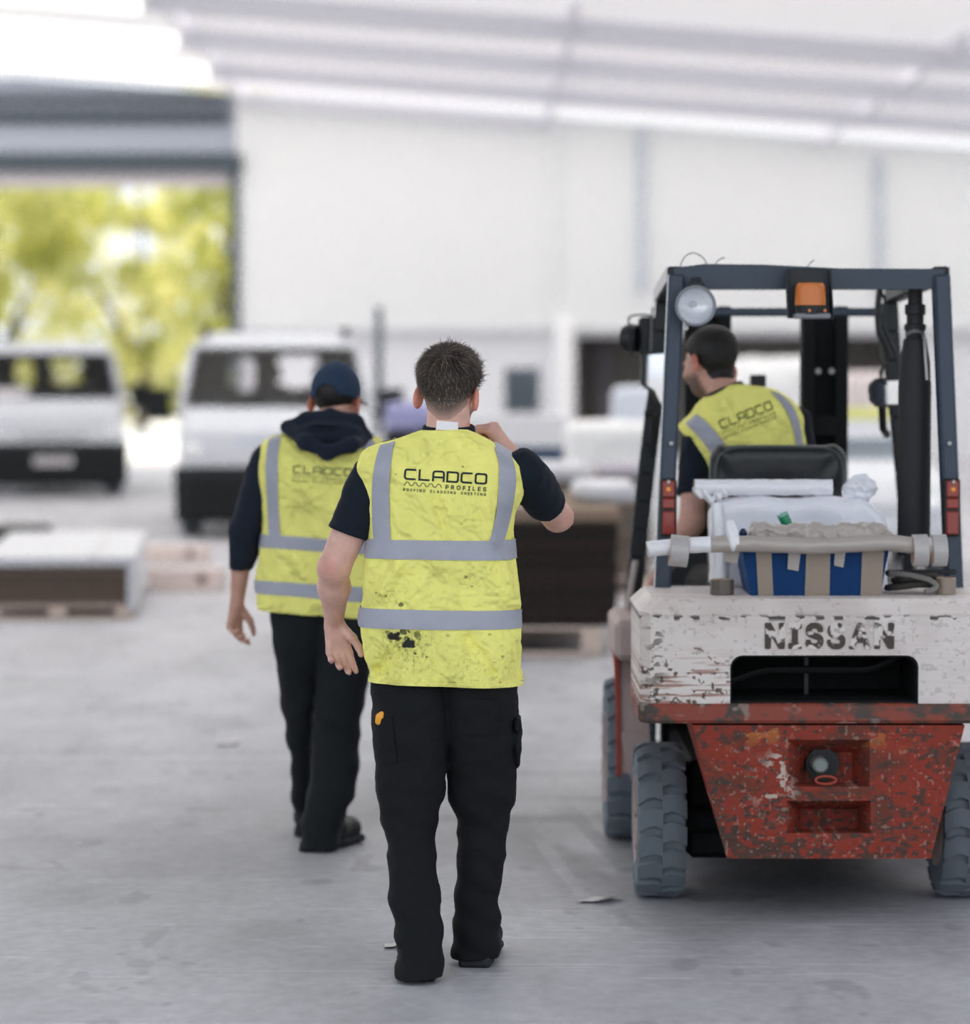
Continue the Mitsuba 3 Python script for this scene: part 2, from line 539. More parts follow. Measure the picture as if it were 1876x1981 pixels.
# office window with its frame and pane
wx0, wx1, wz0, wz1 = win[0][0], win[1][0], win[1][2], win[0][2]
fr = sbox(wx0, wz0, wx1, wz1).difference(sbox(wx0 + 0.05, wz0 + 0.05, wx1 - 0.05, wz1 - 0.05))
wk = struct('window_1', wallplate(fr, BACK + 0.30, 0.08), M_GREY)
add(wk + '__pane', box((wx0 + 0.05, BACK + 0.34, wz0 + 0.05), (wx1 - 0.05, BACK + 0.35, wz1 - 0.05)), M_DARK_GLASS)
add(wk + '__blind', box((wx0 + 0.05, BACK + 0.325, wz1 - 0.22), (wx1 - 0.05, BACK + 0.335, wz1 - 0.05)), mat('blind', (92, 100, 112), 0.7, 0.2))
# dark loading bay behind the office front
M_BAY = mat('bay_wall', (128, 126, 122), 0.8, 0.2)
bx0, bx1, bz1 = dark[0][0], dark[1][0], dark[0][2]
struct('wall_bay', cat(box((bx0 - 0.3, BACK + 3.2, 0), (bx1 + 0.3, BACK + 3.4, bz1 + 0.3)),
                       box((bx0 - 0.3, BACK + 0.5, 0), (bx0 - 0.05, BACK + 3.2, bz1 + 0.3)),
                       box((bx1 + 0.05, BACK + 0.5, 0), (bx1 + 0.3, BACK + 3.2, bz1 + 0.3)),
                       box((bx0 - 0.3, BACK + 0.5, bz1 + 0.1), (bx1 + 0.3, BACK + 3.2, bz1 + 0.3))), M_BAY)
struct('door_2', box((at(1153, 670, 62.5)[0], 62.4, 0), (at(1178, 670, 62.5)[0], 62.6, at(1153, 668, 62.5)[2]), 0.05), mat('strip_curtain', (118, 116, 124), 0.6, 0.3))
# white column and downpipes
cx0, cx1 = at(1072, 800, BACK - 0.2)[0], at(1108, 800, BACK - 0.2)[0]
struct('column_1', box((cx0, BACK - 0.28, 0), (cx1, BACK + 0.2, LEDGE + 0.12), 0.02), mat('column_paint', (240, 240, 240), 0.5, 0.3))
struct('trim_7', box((at(1060, 300, BACK)[0], BACK - 0.10, LEDGE), (at(1078, 300, BACK)[0], BACK, roof_z(0.0) - 0.1), 0.02), M_WHITE_PAINT)
M_PIPE = mat('pipe_grey', (186, 194, 204), 0.4, 0.4)
for px, y0, y1 in ((1241, 247, 566), (1700, 300, 566)):
    a, b = at(px, y0, BACK - 0.12), at(px, y1, BACK - 0.12)
    k = thing('downpipe', 'grey downpipe on the white cladding ' + ('above the parked cars' if px < 1400 else 'behind the truck cab roof'), 'pipe')
    add(k, tube([a, b], 0.075, 14), M_PIPE, 40)
    add(k + '__bracket', box(a + (-0.11, -0.02, -0.45), a + (0.11, 0.10, -0.37), 0.01), M_PIPE)
    add(k + '__bracket', box(b + (-0.11, -0.02, 0.25), b + (0.11, 0.10, 0.33), 0.01), M_PIPE)
struct('wall_right', box((RIGHT_X, 8, 0), (RIGHT_X + 0.25, BACK + 0.3, roof_z(RIGHT_X))), M_WHITE_PAINT)
struct('wall_left', box((LEFT_X - 0.25, 8, 0), (LEFT_X, 40, roof_z(LEFT_X))), M_WHITE_PAINT)

# roof: white liner with translucent rooflights between the frames
M_ROOFLIGHT = 'material_rooflight'
scene[M_ROOFLIGHT] = {'type': 'principledthin', 'base_color': {'type': 'rgb', 'value': [0.95, 0.95, 0.96]}, 'roughness': 0.6, 'diff_trans': 1.5, 'spec_trans': 0.0, 'eta': 1.3}
LIGHT_BANDS = [(14.0, 16.0), (19.0, 21.5), (24.0, 27.0), (29.0, 32.5), (34.5, 38.0), (45.2, 47.4), (50.4, 52.6), (55.6, 59.0)]


def roof_slab(y0, y1, z_off, t, x0=LEFT_X, x1=RIGHT_X):
    xs = sorted({x0, x1, *([RIDGE_X] if x0 < RIDGE_X < x1 else [])})
    pts = [(x, roof_z(x) + z_off) for x in xs] + [(x, roof_z(x) + z_off + t) for x in xs[::-1]]
    return extrude(Polygon(pts), -(y1 - y0), (0, y0, 0), (1, 0, 0), (0, 0, 1))


ceil_parts, liners, y = [], [], FRONT_Y
for a, b in LIGHT_BANDS:
    ceil_parts.append(roof_slab(y, a, 0, 0.12)) if a < 38.5 else liners.append((y, a))
    y = b
liners.append((y, BACK + 0.3))
struct('ceiling', cat(ceil_parts), M_CEILING)
for a, b in LIGHT_BANDS:
    for x0, x1 in ((LEFT_X, RIDGE_X), (RIDGE_X, -1.0), (-1.0, 7.0), (7.0, RIGHT_X)):
        pts = np.array([[x0, a, roof_z(x0) + 0.06], [x1, a, roof_z(x1) + 0.06], [x1, b, roof_z(x1) + 0.06], [x0, b, roof_z(x0) + 0.06]])
        add('ceiling__rooflight', (pts, np.array([[0, 2, 1], [0, 3, 2]])), M_ROOFLIGHT)
scene['material_glow_liner'] = {'type': 'principledthin', 'base_color': {'type': 'rgb', 'value': [0.9, 0.9, 0.92]}, 'roughness': 0.6, 'diff_trans': 0.28, 'spec_trans': 0.0, 'eta': 1.3}  # slight transmission added so the ceiling itself glows brighter
for a, b in liners:
    for x0, x1 in ((LEFT_X, RIDGE_X), (RIDGE_X, RIGHT_X)):
        pts = np.array([[x0, a, roof_z(x0) + 0.06], [x1, a, roof_z(x1) + 0.06], [x1, b, roof_z(x1) + 0.06], [x0, b, roof_z(x0) + 0.06]])
        add('ceiling__glow_liner_sheet', (pts, np.array([[0, 2, 1], [0, 3, 2]])), 'material_glow_liner')
M_FRAME = mat('white_steel', (218, 218, 226), 0.5, 0.3)
for yb in (43.6, 48.8, 54.0):
    add('ceiling__rafter', roof_slab(yb - 0.09, yb + 0.09, -0.34, 0.34, -4.8, RIGHT_X), M_FRAME)
for xb in (-4.6, 1.2, 6.4, 11.0):
    add('ceiling__purlin', bar((xb, 41.5, roof_z(xb) - 0.10), (xb, BACK, roof_z(xb) - 0.10), 0.12, 0.18), M_FRAME)
struct('beam_1', cat([roof_slab(BACK - 0.22, BACK, -0.22, 0.22, DOOR_X1 + 0.25, 1.32)]), M_FRAME)
# ------------------------------------------------------------------ people: shared pieces
def head_frame(yaw, pitch=0.0, roll=0.0):
    """Columns: the head's own right, forward and up axes in the world. yaw turns to the walker's left when positive."""
    R = trimesh.transformations.rotation_matrix(math.radians(yaw), (0, 0, 1))[:3, :3]
    P = trimesh.transformations.rotation_matrix(math.radians(pitch), (1, 0, 0))[:3, :3]
    Q = trimesh.transformations.rotation_matrix(math.radians(roll), (0, 1, 0))[:3, :3]
    return R @ Q @ P


def head_sdf(q):
    """q in head coordinates: x right, y forward, z up, origin between the ears at eye height; about 0.23 high."""
    d = ell(q, (0, -0.012, 0.028), (0.076, 0.096, 0.088))
    d = smin(d, ell(q, (0, 0.030, -0.020), (0.064, 0.062, 0.080)), 0.03)
    d = smin(d, ell(q, (0, 0.040, -0.075), (0.046, 0.045, 0.040)), 0.03)          # jaw and chin
    d = smin(d, ell(q, (0, 0.086, 0.020), (0.050, 0.014, 0.010)), 0.014)          # brow
    for s in (-1, 1):
        d = -smin(-d, ell(q, (0.030 * s, 0.102, 0.000), (0.017, 0.014, 0.012)), 0.012)   # socket
        d = smin(d, ell(q, (0.030 * s, 0.084, 0.000), (0.013, 0.012, 0.011)), 0.002)     # eye
        d = smin(d, ell(q, (0.044 * s, 0.066, -0.030), (0.022, 0.022, 0.018)), 0.02)     # cheek
        e = np.stack([q[:, 0] * s - 0.081, q[:, 1] + 0.012, q[:, 2] + 0.018], 1) @ EAR_R
        ear = ell(e, (0.005, -0.002, -0.002), (0.009, 0.021, 0.036))
        ear = -smin(-ear, ell(e, (0.012, 0.004, 0.002), (0.007, 0.011, 0.020)), 0.004)
        d = smin(d, ear, 0.007)
    d = smin(d, cone(q, (0, 0.088, 0.006), (0, 0.112, -0.028), 0.007, 0.012), 0.010)      # nose
    d = smin(d, ell(q, (0, 0.090, -0.054), (0.021, 0.009, 0.005)), 0.005)                # lips
    d = smin(d, ell(q, (0, 0.088, -0.063), (0.018, 0.009, 0.005)), 0.005)
    return d


def near_head(p, hc, hR):
    r = np.linalg.norm(p - hc, axis=1)
    m, out = r < 0.17, np.maximum(r - 0.12, 0.03)
    if m.any():
        out[m] = head_sdf((p[m] - hc) @ hR)
    return out


EAR_R = trimesh.transformations.rotation_matrix(math.radians(24), (0, 0, 1))[:3, :3] @ trimesh.transformations.rotation_matrix(math.radians(-10), (1, 0, 0))[:3, :3]


def hand_sdf(p, wrist, X, Y, dorsal, curl, spread=7.0, thumb=0.0, s=1.0):
    """X towards the fingers, Y towards the thumb side, dorsal the back of the hand. curl: (index .. little) triples or one triple in degrees."""
    X = np.asarray(X, float) / np.linalg.norm(X)
    Z = np.asarray(dorsal, float)
    Z = Z - X * (Z @ X)
    Z /= np.linalg.norm(Z)
    Yv = np.cross(Z, X)
    if Yv @ np.asarray(Y, float) < 0:
        Yv = -Yv
    near = np.linalg.norm(p - np.asarray(wrist), axis=1) < 0.25
    out = np.full(len(p), 0.2)
    if not near.any():
        return out
    q = (p[near] - np.asarray(wrist)) @ np.stack([X, Yv, Z], 1) / s
    d = cone(q, (-0.01, 0, 0), (0.03, 0, 0), 0.023, 0.024, ((0, 0, 1), 0.72))
    ys, ks = (0.030, 0.011, -0.009, -0.028), (0.093, 0.097, 0.092, 0.083)
    ln, rad = (0.076, 0.084, 0.078, 0.061), (0.0098, 0.0100, 0.0095, 0.0083)
    curl = [curl] * 4 if np.ndim(curl) == 1 else curl
    fingers = []
    for k in range(4):
        base = np.array([ks[k], ys[k], 0.0])
        d = smin(d, cone(q, (0.012, ys[k] * 0.55, 0), base, 0.015, 0.0118), 0.014)
        a0 = math.radians(spread * (1.5 - k) / 1.5)
        f = np.array([math.cos(a0), math.sin(a0), 0.0])
        pts, ang = [base], 0.0
        for j, part in enumerate((0.46, 0.30, 0.24)):
            ang += math.radians(curl[k][j])
            pts.append(pts[-1] + ln[k] * part * (f * math.cos(ang) + np.array([0, 0, -1.0]) * math.sin(ang)))
        fingers.append(chain(q, pts, [rad[k] * 1.12, rad[k] * 1.04, rad[k] * 0.95, rad[k] * 0.80], 0.003))
    for fdist in fingers:
        d = smin(d, fdist, 0.005)
    t = math.radians(thumb)
    tp = [(0.018, 0.020, -0.010), (0.052, 0.045 + 0.012 * math.sin(t), -0.020 - 0.01 * math.cos(t)),
          (0.082, 0.058 + 0.018 * math.sin(t), -0.026 - 0.012 * math.cos(t)), (0.106, 0.062 + 0.024 * math.sin(t), -0.030 - 0.014 * math.cos(t))]
    d = smin(d, chain(q, tp, (0.017, 0.0135, 0.0108, 0.0086), 0.006), 0.010)
    out[near] = d * s
    return out


def folds(p, a, sx, sz, seed, sy=None):
    """Cloth relief of height a; sx, sz waves per metre across and along."""
    sy = sx if sy is None else sy
    return a * 4 * (meshkit.fbm(np.stack([p[:, 0] * sx, p[:, 1] * sy, p[:, 2] * sz], 1) + 50, 3, seed) - 0.5)


def band(f, centre, path, n=96, t0=PI / 2, t1=2.5 * PI, rows=5, out=0.55):
    """A strip round the body. path(theta) gives its lower and upper height."""
    th = np.linspace(t0, t1, n)
    zz = np.array([path(t) for t in th])
    w = np.linspace(0, 1, rows)
    z = zz[:, :1] * (1 - w) + zz[:, 1:] * w
    dirs = np.stack([np.cos(th), np.sin(th), 0 * th], 1)
    o = np.asarray(centre, float)[None, None] * [1, 1, 0] + out * dirs[:, None] + np.stack([0 * z, 0 * z, z], -1)
    o = o.reshape(-1, 3)
    d = -np.repeat(dirs, rows, 0)
    p, ok = cast(f, o, d, out)
    return patch(p, n, rows, -d, ok, 0.0028)


def back_strip(f, left, right, y0, n=40, m=6, over=10, shoulder=None):
    """A strip on the back between two px edges [(px, py) ...] seen from y0, carried over the shoulder."""
    L, Rr = spline(left, n), spline(right, n)
    pts, dirs = [], []
    for i in range(n):
        for j in range(m):
            w = j / (m - 1)
            q = L[i] * (1 - w) + Rr[i] * w
            a = at(q[0], q[1], y0)
            pts.append(a - np.array([0, 0.35, 0]))
            dirs.append((0, 1, 0))
    if shoulder is not None:                         # (drop, depth): centre below and behind the strip's top
        top = [(L[0] * (1 - j / (m - 1)) + Rr[0] * (j / (m - 1))) for j in range(m)]
        pre_p, pre_d = [], []
        for i in range(over):
            for j in range(m):
                a = at(top[j][0], top[j][1], y0)
                c = np.array([a[0], shoulder[1], a[2] - shoulder[0]])
                t = math.radians(42 * i / (over - 1) + 50)
                pre_p.append(c + 0.35 * np.array([0, math.cos(t), math.sin(t)]))
                pre_d.append(c - pre_p[-1])
        pts, dirs, n = pre_p + pts, pre_d + dirs, n + over
    p, ok = cast(f, np.array(pts), np.array(dirs, float), 1.2)
    dirs = np.array(dirs, float)
    dirs /= np.linalg.norm(dirs, axis=1, keepdims=True)
    return patch(p, n, m, -dirs, ok, 0.0030)


def decal(f, poly, origin, u, v, y0, lift=0.0022, thick=0.0006, size=0.006):
    """A flat print pressed on to a surface: a polygon in px-free units placed by origin + x u + y v, then moved along +y until it meets f."""
    ms = []
    for g in getattr(poly, 'geoms', [poly]):
        vv, ff = trimesh.creation.triangulate_polygon(g, engine='earcut')
        w = np.asarray(origin) + vv[:, :1] * np.asarray(u) + vv[:, 1:] * np.asarray(v)
        w, ff = trimesh.remesh.subdivide_to_size(w, ff, size, max_iter=12)
        ms.append(trimesh.Trimesh(w, ff, process=False))
    m = trimesh.util.concatenate(ms)
    o = np.array(m.vertices)
    o[:, 1] = y0 - 0.4
    p, ok = cast(f, o, np.tile([0, 1.0, 0], (len(o), 1)), 1.2)
    p[:, 1] -= lift
    b = p + [0, -thick, 0]
    k = len(p)
    fz = m.faces
    nrm = np.cross(p[fz[:, 1]] - p[fz[:, 0]], p[fz[:, 2]] - p[fz[:, 0]])
    fz = np.where((nrm[:, 1] > 0)[:, None], fz[:, ::-1], fz)
    return trimesh.Trimesh(np.vstack([b]), fz, process=False)


def text_poly(text, height, spacing=0.0, bold=True):
    """Lettering as a shapely outline with the baseline on y = 0."""
    x, out = 0.0, []
    for ch in text:
        if ch == ' ':
            x += height * 0.9
            continue
        m = meshkit.text_mesh(ch, height, 0.001, bold)
        z = m.vertices[:, 2]
        tri = m.faces[(z[m.faces] < 1e-6).all(1)]
        p = unary_union([Polygon(m.vertices[t][:, :2]).buffer(height * 0.003) for t in tri])
        x0, _, x1, _ = p.bounds
        out.append(shapely.affinity.translate(p, x - x0, 0))
        x += (x1 - x0) + height * (0.16 + spacing)
    return unary_union(out)


import shapely.affinity


def wordmark(detail=True):
    """The three-line mark on the vests: squared capitals over a profiled-sheet line, in units of its own width (y down is negative)."""
    t, h, r = 0.021, 0.112, 0.030
    def stroke(pts, closed=False, rr=r):
        ls = LineString(pts + ([pts[0], pts[1]] if closed else []))
        return ls.buffer(t / 2, cap_style='flat', join_style='mitre')
    def rounded(pts, corners):
        out = []
        for i, p in enumerate(pts):
            if i in corners:
                a, b = np.array(pts[i - 1], float), np.array(pts[(i + 1) % len(pts)], float)
                p = np.array(p, float)
                da, db = (a - p) / np.linalg.norm(a - p), (b - p) / np.linalg.norm(b - p)
                for w in np.linspace(0, 1, 6):
                    out.append(tuple(p + r * (da * (1 - w) ** 2 + db * w ** 2)))
            else:
                out.append(tuple(p))
        return out
    def C(x, w):
        return stroke(rounded([(x + w, h), (x, h), (x, 0), (x + w, 0)], (1, 2)))
    def O(x, w):
        ring = rrect(x - t / 2, -t / 2, x + w + t / 2, h + t / 2, r)
        return ring.difference(rrect(x + t / 2, t / 2, x + w - t / 2, h - t / 2, r * 0.5))
    def D(x, w):
        o = unary_union([rrect(x - t / 2, -t / 2, x + w + t / 2, h + t / 2, r), sbox(x - t / 2, -t / 2, x + w / 2, h + t / 2)])
        return o.difference(unary_union([rrect(x + t / 2, t / 2, x + w - t / 2, h - t / 2, r * 0.5), sbox(x + t / 2, t / 2, x + w / 2, h - t / 2)]))
    def A(x, w):
        return unary_union([stroke(rounded([(x, -t / 2), (x, h), (x + w, h), (x + w, -t / 2)], (1, 2))), stroke([(x, h * 0.38), (x + w, h * 0.38)])])
    w = 0.128
    parts = [C(0.011, w), stroke([(0.185, h + t / 2), (0.185, 0), (0.185 + 0.125, 0)]), A(0.350, w), D(0.520, w), C(0.690, w), O(0.860, w)]
    if not detail:
        return unary_union(parts)
    zig, x = [], 0.0
    for k in range(5):
        zig += [(x, -0.078), (x + 0.012, -0.078), (x + 0.034, -0.040), (x + 0.058, -0.040), (x + 0.082, -0.078)]
        x += 0.094
    parts.append(LineString(zig).buffer(0.0035, cap_style='flat', join_style='mitre'))
    p = text_poly('PROFILES', 0.048, 0.42)
    b = p.bounds
    p = shapely.affinity.translate(shapely.affinity.scale(p, 0.49 / (b[2] - b[0]), 1, origin=(0, 0)), 0.505, -0.092)
    q = [text_poly(s, 0.030, 0.42) for s in ('ROOFING', 'CLADDING', 'SHEETING')]
    for g, x0, wd in zip(q, (0.0, 0.325, 0.695), (0.265, 0.310, 0.300)):
        b = g.bounds
        parts.append(shapely.affinity.translate(shapely.affinity.scale(shapely.affinity.translate(g, -b[0], 0), wd / (b[2] - b[0]), 1, origin=(0, 0)), x0, -0.145))
    parts.append(p)
    return unary_union(parts)


def strands(base, flow, lift, length, width=0.0011, seed=1):
    """Hair: thin tapering ribbons from the base points along flow, rising by lift."""
    g = np.random.default_rng(seed)
    v, f, k = [], [], 0
    up = lift / (np.linalg.norm(lift, axis=1, keepdims=True) + 1e-9)
    side = np.cross(flow, up)
    side /= np.linalg.norm(side, axis=1, keepdims=True) + 1e-9
    n = len(base)
    L = np.broadcast_to(length, (n,))[:, None] * g.uniform(0.7, 1.2, (n, 1))
    bend = g.normal(0, 0.10, (n, 1))
    prev = None
    for i, s in enumerate((0.0, 0.35, 0.7, 1.0)):
        c = base + flow * L * s + lift * L * (s * (1.1 - 0.75 * s)) + side * L * bend * s * s
        w = width * (1 - 0.85 * s)
        v += [c + side * w, c - side * w]
    v = np.stack(v, 1).reshape(-1, 3)
    b = np.arange(n)[:, None] * 8
    for i in range(3):
        a = b + 2 * i
        f += [np.hstack([a, a + 1, a + 3]), np.hstack([a, a + 3, a + 2])]
    return trimesh.Trimesh(v, np.vstack(f), process=False)


def legs_in(p, lofts, zs, k=0.6):
    d = None
    for L in lofts:
        v = L.f(np.array(zs))
        pts = np.stack([(v[:, 0] + v[:, 1]) / 2, (v[:, 2] + v[:, 3]) / 2, zs], 1)
        c = chain(p, pts, np.minimum(v[:, 1] - v[:, 0], v[:, 3] - v[:, 2]) / 2 * k, 0.02)
        d = c if d is None else np.minimum(d, c)
    return d


def skin_colors(v, base, head_c, head_R, stubble, scalp, red=()):
    """Per-vertex skin: mottled, redder at the given spots, with stubble on the jaw and hair colour under the hairline."""
    c = np.tile(np.array(base, float), (len(v), 1))
    n = meshkit.fbm(v * 35 + 20, 3, 4)[:, None] - 0.5
    c *= 1 + 0.16 * n
    q = (v - head_c) @ head_R
    near = np.linalg.norm(q, axis=1) < 0.17
    jaw = near & (q[:, 2] < -0.035) & (q[:, 1] > 0.005) & (q[:, 2] > -0.125)
    w = np.clip((-0.03 - q[:, 2]) / 0.03, 0, 1) * np.clip((q[:, 1] - 0.002) / 0.02, 0, 1) * jaw
    c = c * (1 - 0.72 * w[:, None]) + np.array(stubble, float) * 0.72 * w[:, None]
    ear = near & (np.abs(q[:, 0]) > 0.079)
    c[ear] *= [1.0, 0.84, 0.80]
    for p, r, s in red:
        w = np.exp(-(np.linalg.norm(v - np.asarray(p), axis=1) / r) ** 2)[:, None] * s
        c = c * (1 - w) + c * np.array([0.86, 0.62, 0.58]) * w
    return np.array([lin(x) for x in np.clip(c, 0, 255)]) if len(c) < 10 else lin_arr(c)


def lin_arr(c):
    c = np.clip(c, 0, 255) / 255.0
    return np.where(c <= 0.04045, c / 12.92, ((c + 0.055) / 1.055) ** 2.4)


scene['material_skin'] = {'type': 'twosided', 'bsdf': {'type': 'principled', 'base_color': VC, 'roughness': 0.5, 'specular': 0.35}}
scene['material_hair'] = {'type': 'twosided', 'bsdf': {'type': 'principled', 'base_color': VC, 'roughness': 0.55, 'specular': 0.35}}
M_TAPE = mat('reflective_tape', (150, 152, 163), 0.45, 0.5)
M_PRINT = mat('vest_print', (36, 44, 48), 0.7, 0.2)
M_NAVY = mat('navy_cotton', (20, 27, 37), 0.85, 0.2, sheen=0.3)
M_NAVY_FLEECE = mat('navy_fleece', (27, 34, 46), 0.9, 0.2, sheen=0.5)
M_CAP = mat('navy_cap', (40, 56, 78), 0.85, 0.2, sheen=0.3)
M_TROUSER = mat('black_twill', (21, 23, 24), 0.85, 0.2, sheen=0.25)
M_BOOT = mat('boot_leather', (26, 27, 29), 0.55, 0.35)
M_SOLE = mat('boot_sole', (46, 49, 53), 0.8, 0.25)
VEST = (236, 231, 128)

# dirt on the front walker's vest: (place seen on his back, size, strength), in metres on the cloth
SMEARS = [(at(x, y, 8.72), r, k) for x, y, r, k in (
    (763, 1231, 0.0185, 1.0), (790, 1244, 0.0165, 1.0), (781, 1221, 0.010, 0.85), (750, 1224, 0.008, 0.7), (806, 1228, 0.010, 0.7), (803, 1262, 0.006, 0.8), (776, 1170, 0.009, 0.8),
    (746, 1153, 0.004, 0.6), (727, 1148, 0.004, 0.6), (825, 1270, 0.004, 0.6), (901, 1117, 0.006, 0.6), (913, 1135, 0.004, 0.5), (973, 1270, 0.006, 0.5), (947, 1228, 0.006, 0.4),
    (895, 903, 0.004, 0.6), (765, 918, 0.003, 0.5), (1013, 965, 0.005, 0.6), (968, 1320, 0.005, 0.4), (866, 1228, 0.005, 0.4))]
WIDE = [(at(785, 1238, 8.72), 0.060, 0.95), (at(760, 1160, 8.72), 0.05, 0.28), (at(900, 1310, 8.72), 0.10, 0.20), (at(750, 1315, 8.72), 0.06, 0.2), (at(980, 1290, 8.72), 0.05, 0.2), (at(905, 1120, 8.72), 0.03, 0.2)]


def vest_dirt(p, n, uv):
    base, dirt = mi.Color3f(*lin(VEST)), mi.Float(0)
    back = sstep(8.87, 8.83, p.y)
    wob = fbm(p.x * 70, p.z * 70, 1.0, 3) - 0.5
    for c, r, k in SMEARS:
        d = dr.sqrt(dr.square(p.x - float(c[0])) + dr.square((p.z - float(c[2])) * 1.25))
        dirt = dr.maximum(dirt, k * sstep(1.15, 0.75, d / r + 1.3 * wob))
    wide = mi.Float(0)
    for c, r, k in WIDE:
        d2 = dr.square(p.x - float(c[0])) + dr.square(p.z - float(c[2]))
        wide += k * dr.exp(-d2 / (r * r))
    grain = sstep(0.46, 0.70, fbm(p.x * 160, p.z * 110, 6.0, 3))
    speck = sstep(0.70, 0.78, fbm(p.x * 120, p.z * 120, 2.0, 2)) * wide
    veil = 0.07 * sstep(0.45, 0.7, fbm(p.x * 9, p.z * 6, 3.0, 4)) + wide * (0.30 + 0.5 * grain)
    dirt = dr.clip(dr.maximum(dirt, speck), 0, 1) * back
    return mix(mix(base, C3((120, 122, 52)), dr.clip(veil * back, 0, 0.9)), C3((42, 44, 40)), dirt)


def cloth_relief(p, n, uv):
    a = fbm(p.x * 7 + p.z * 3, p.y * 7, p.z * 5, 3)
    return a + 0.20 * fbm(p.x * 22, p.y * 20, p.z * 26, 3) + 0.05 * noise(p.x * 90, p.y * 90, p.z * 90)


M_VEST_DIRTY = proc_mat('dirty_vest', vest_dirt, 0.75, 0.2, bump=cloth_relief, bump_scale=0.09, eps=2e-3)
M_VEST = proc_mat('clean_vest', lambda p, n, uv: mi.Color3f(*lin(VEST)) * (1 - 0.06 * sstep(0.5, 0.75, fbm(p.x * 8, p.y * 8, p.z * 6, 3))), 0.75, 0.2, bump=cloth_relief, bump_scale=0.10, eps=2e-3)


def boot_sdf(p, heel, yaw, length=0.30, s=1.0):
    """(upper, sole) distances; heel is the ground point under the back of the heel, yaw the way the toe points (degrees from +y to +x)."""
    a = math.radians(yaw)
    fx, fy = math.sin(a), math.cos(a)
    q = p - np.asarray(heel, float)
    q = np.stack([q[:, 0] * fy - q[:, 1] * fx, q[:, 0] * fx + q[:, 1] * fy, q[:, 2]], 1) / s
    up = chain(q, [(0, 0.045, 0.06), (0, 0.14, 0.065), (0, 0.235, 0.055)], (0.043, 0.046, 0.044), 0.03, ((0, 0, 1), 0.85))
    up = smin(up, cone(q, (0, 0.068, 0.06), (0, 0.070, 0.10), 0.044, 0.044), 0.03)
    up = smin(up, ell(q, (0, 0.235, 0.05), (0.046, 0.060, 0.040)), 0.02)
    up = np.maximum(up, 0.022 - q[:, 2])
    out = np.minimum(sbx(q, (-0.043, 0.0, 0.0), (0.043, 0.105, 0.032), 0.010), sbx(q, (-0.047, 0.125, 0.004), (0.047, 0.292, 0.030), 0.012))
    out = smin(out, sbx(q, (-0.040, 0.03, 0.014), (0.040, 0.25, 0.034), 0.008), 0.01)
    tread = 0.002 * np.sin(q[:, 1] * 330) * (q[:, 2] < 0.016)
    return up * s, (out + tread) * s


def near_only(f, c, r):
    def g(p):
        d0 = np.linalg.norm(p - np.asarray(c), axis=1)
        m = d0 < r
        out = d0 - r * 0.8
        if m.any():
            out[m] = f(p[m])
        return out
    return g


def px_rows(rows, depth):
    """[(py, xl, xr, back, front)] -> loft rows in metres; depth(py) is the y of the limb's middle."""
    out = []
    for py, xl, xr, b, f in rows:
        y = depth(py) if callable(depth) else depth
        a, c = at(xl, py, y), at(xr, py, y)
        out.append((a[2], a[0], c[0], y + b, y + f))
    return out


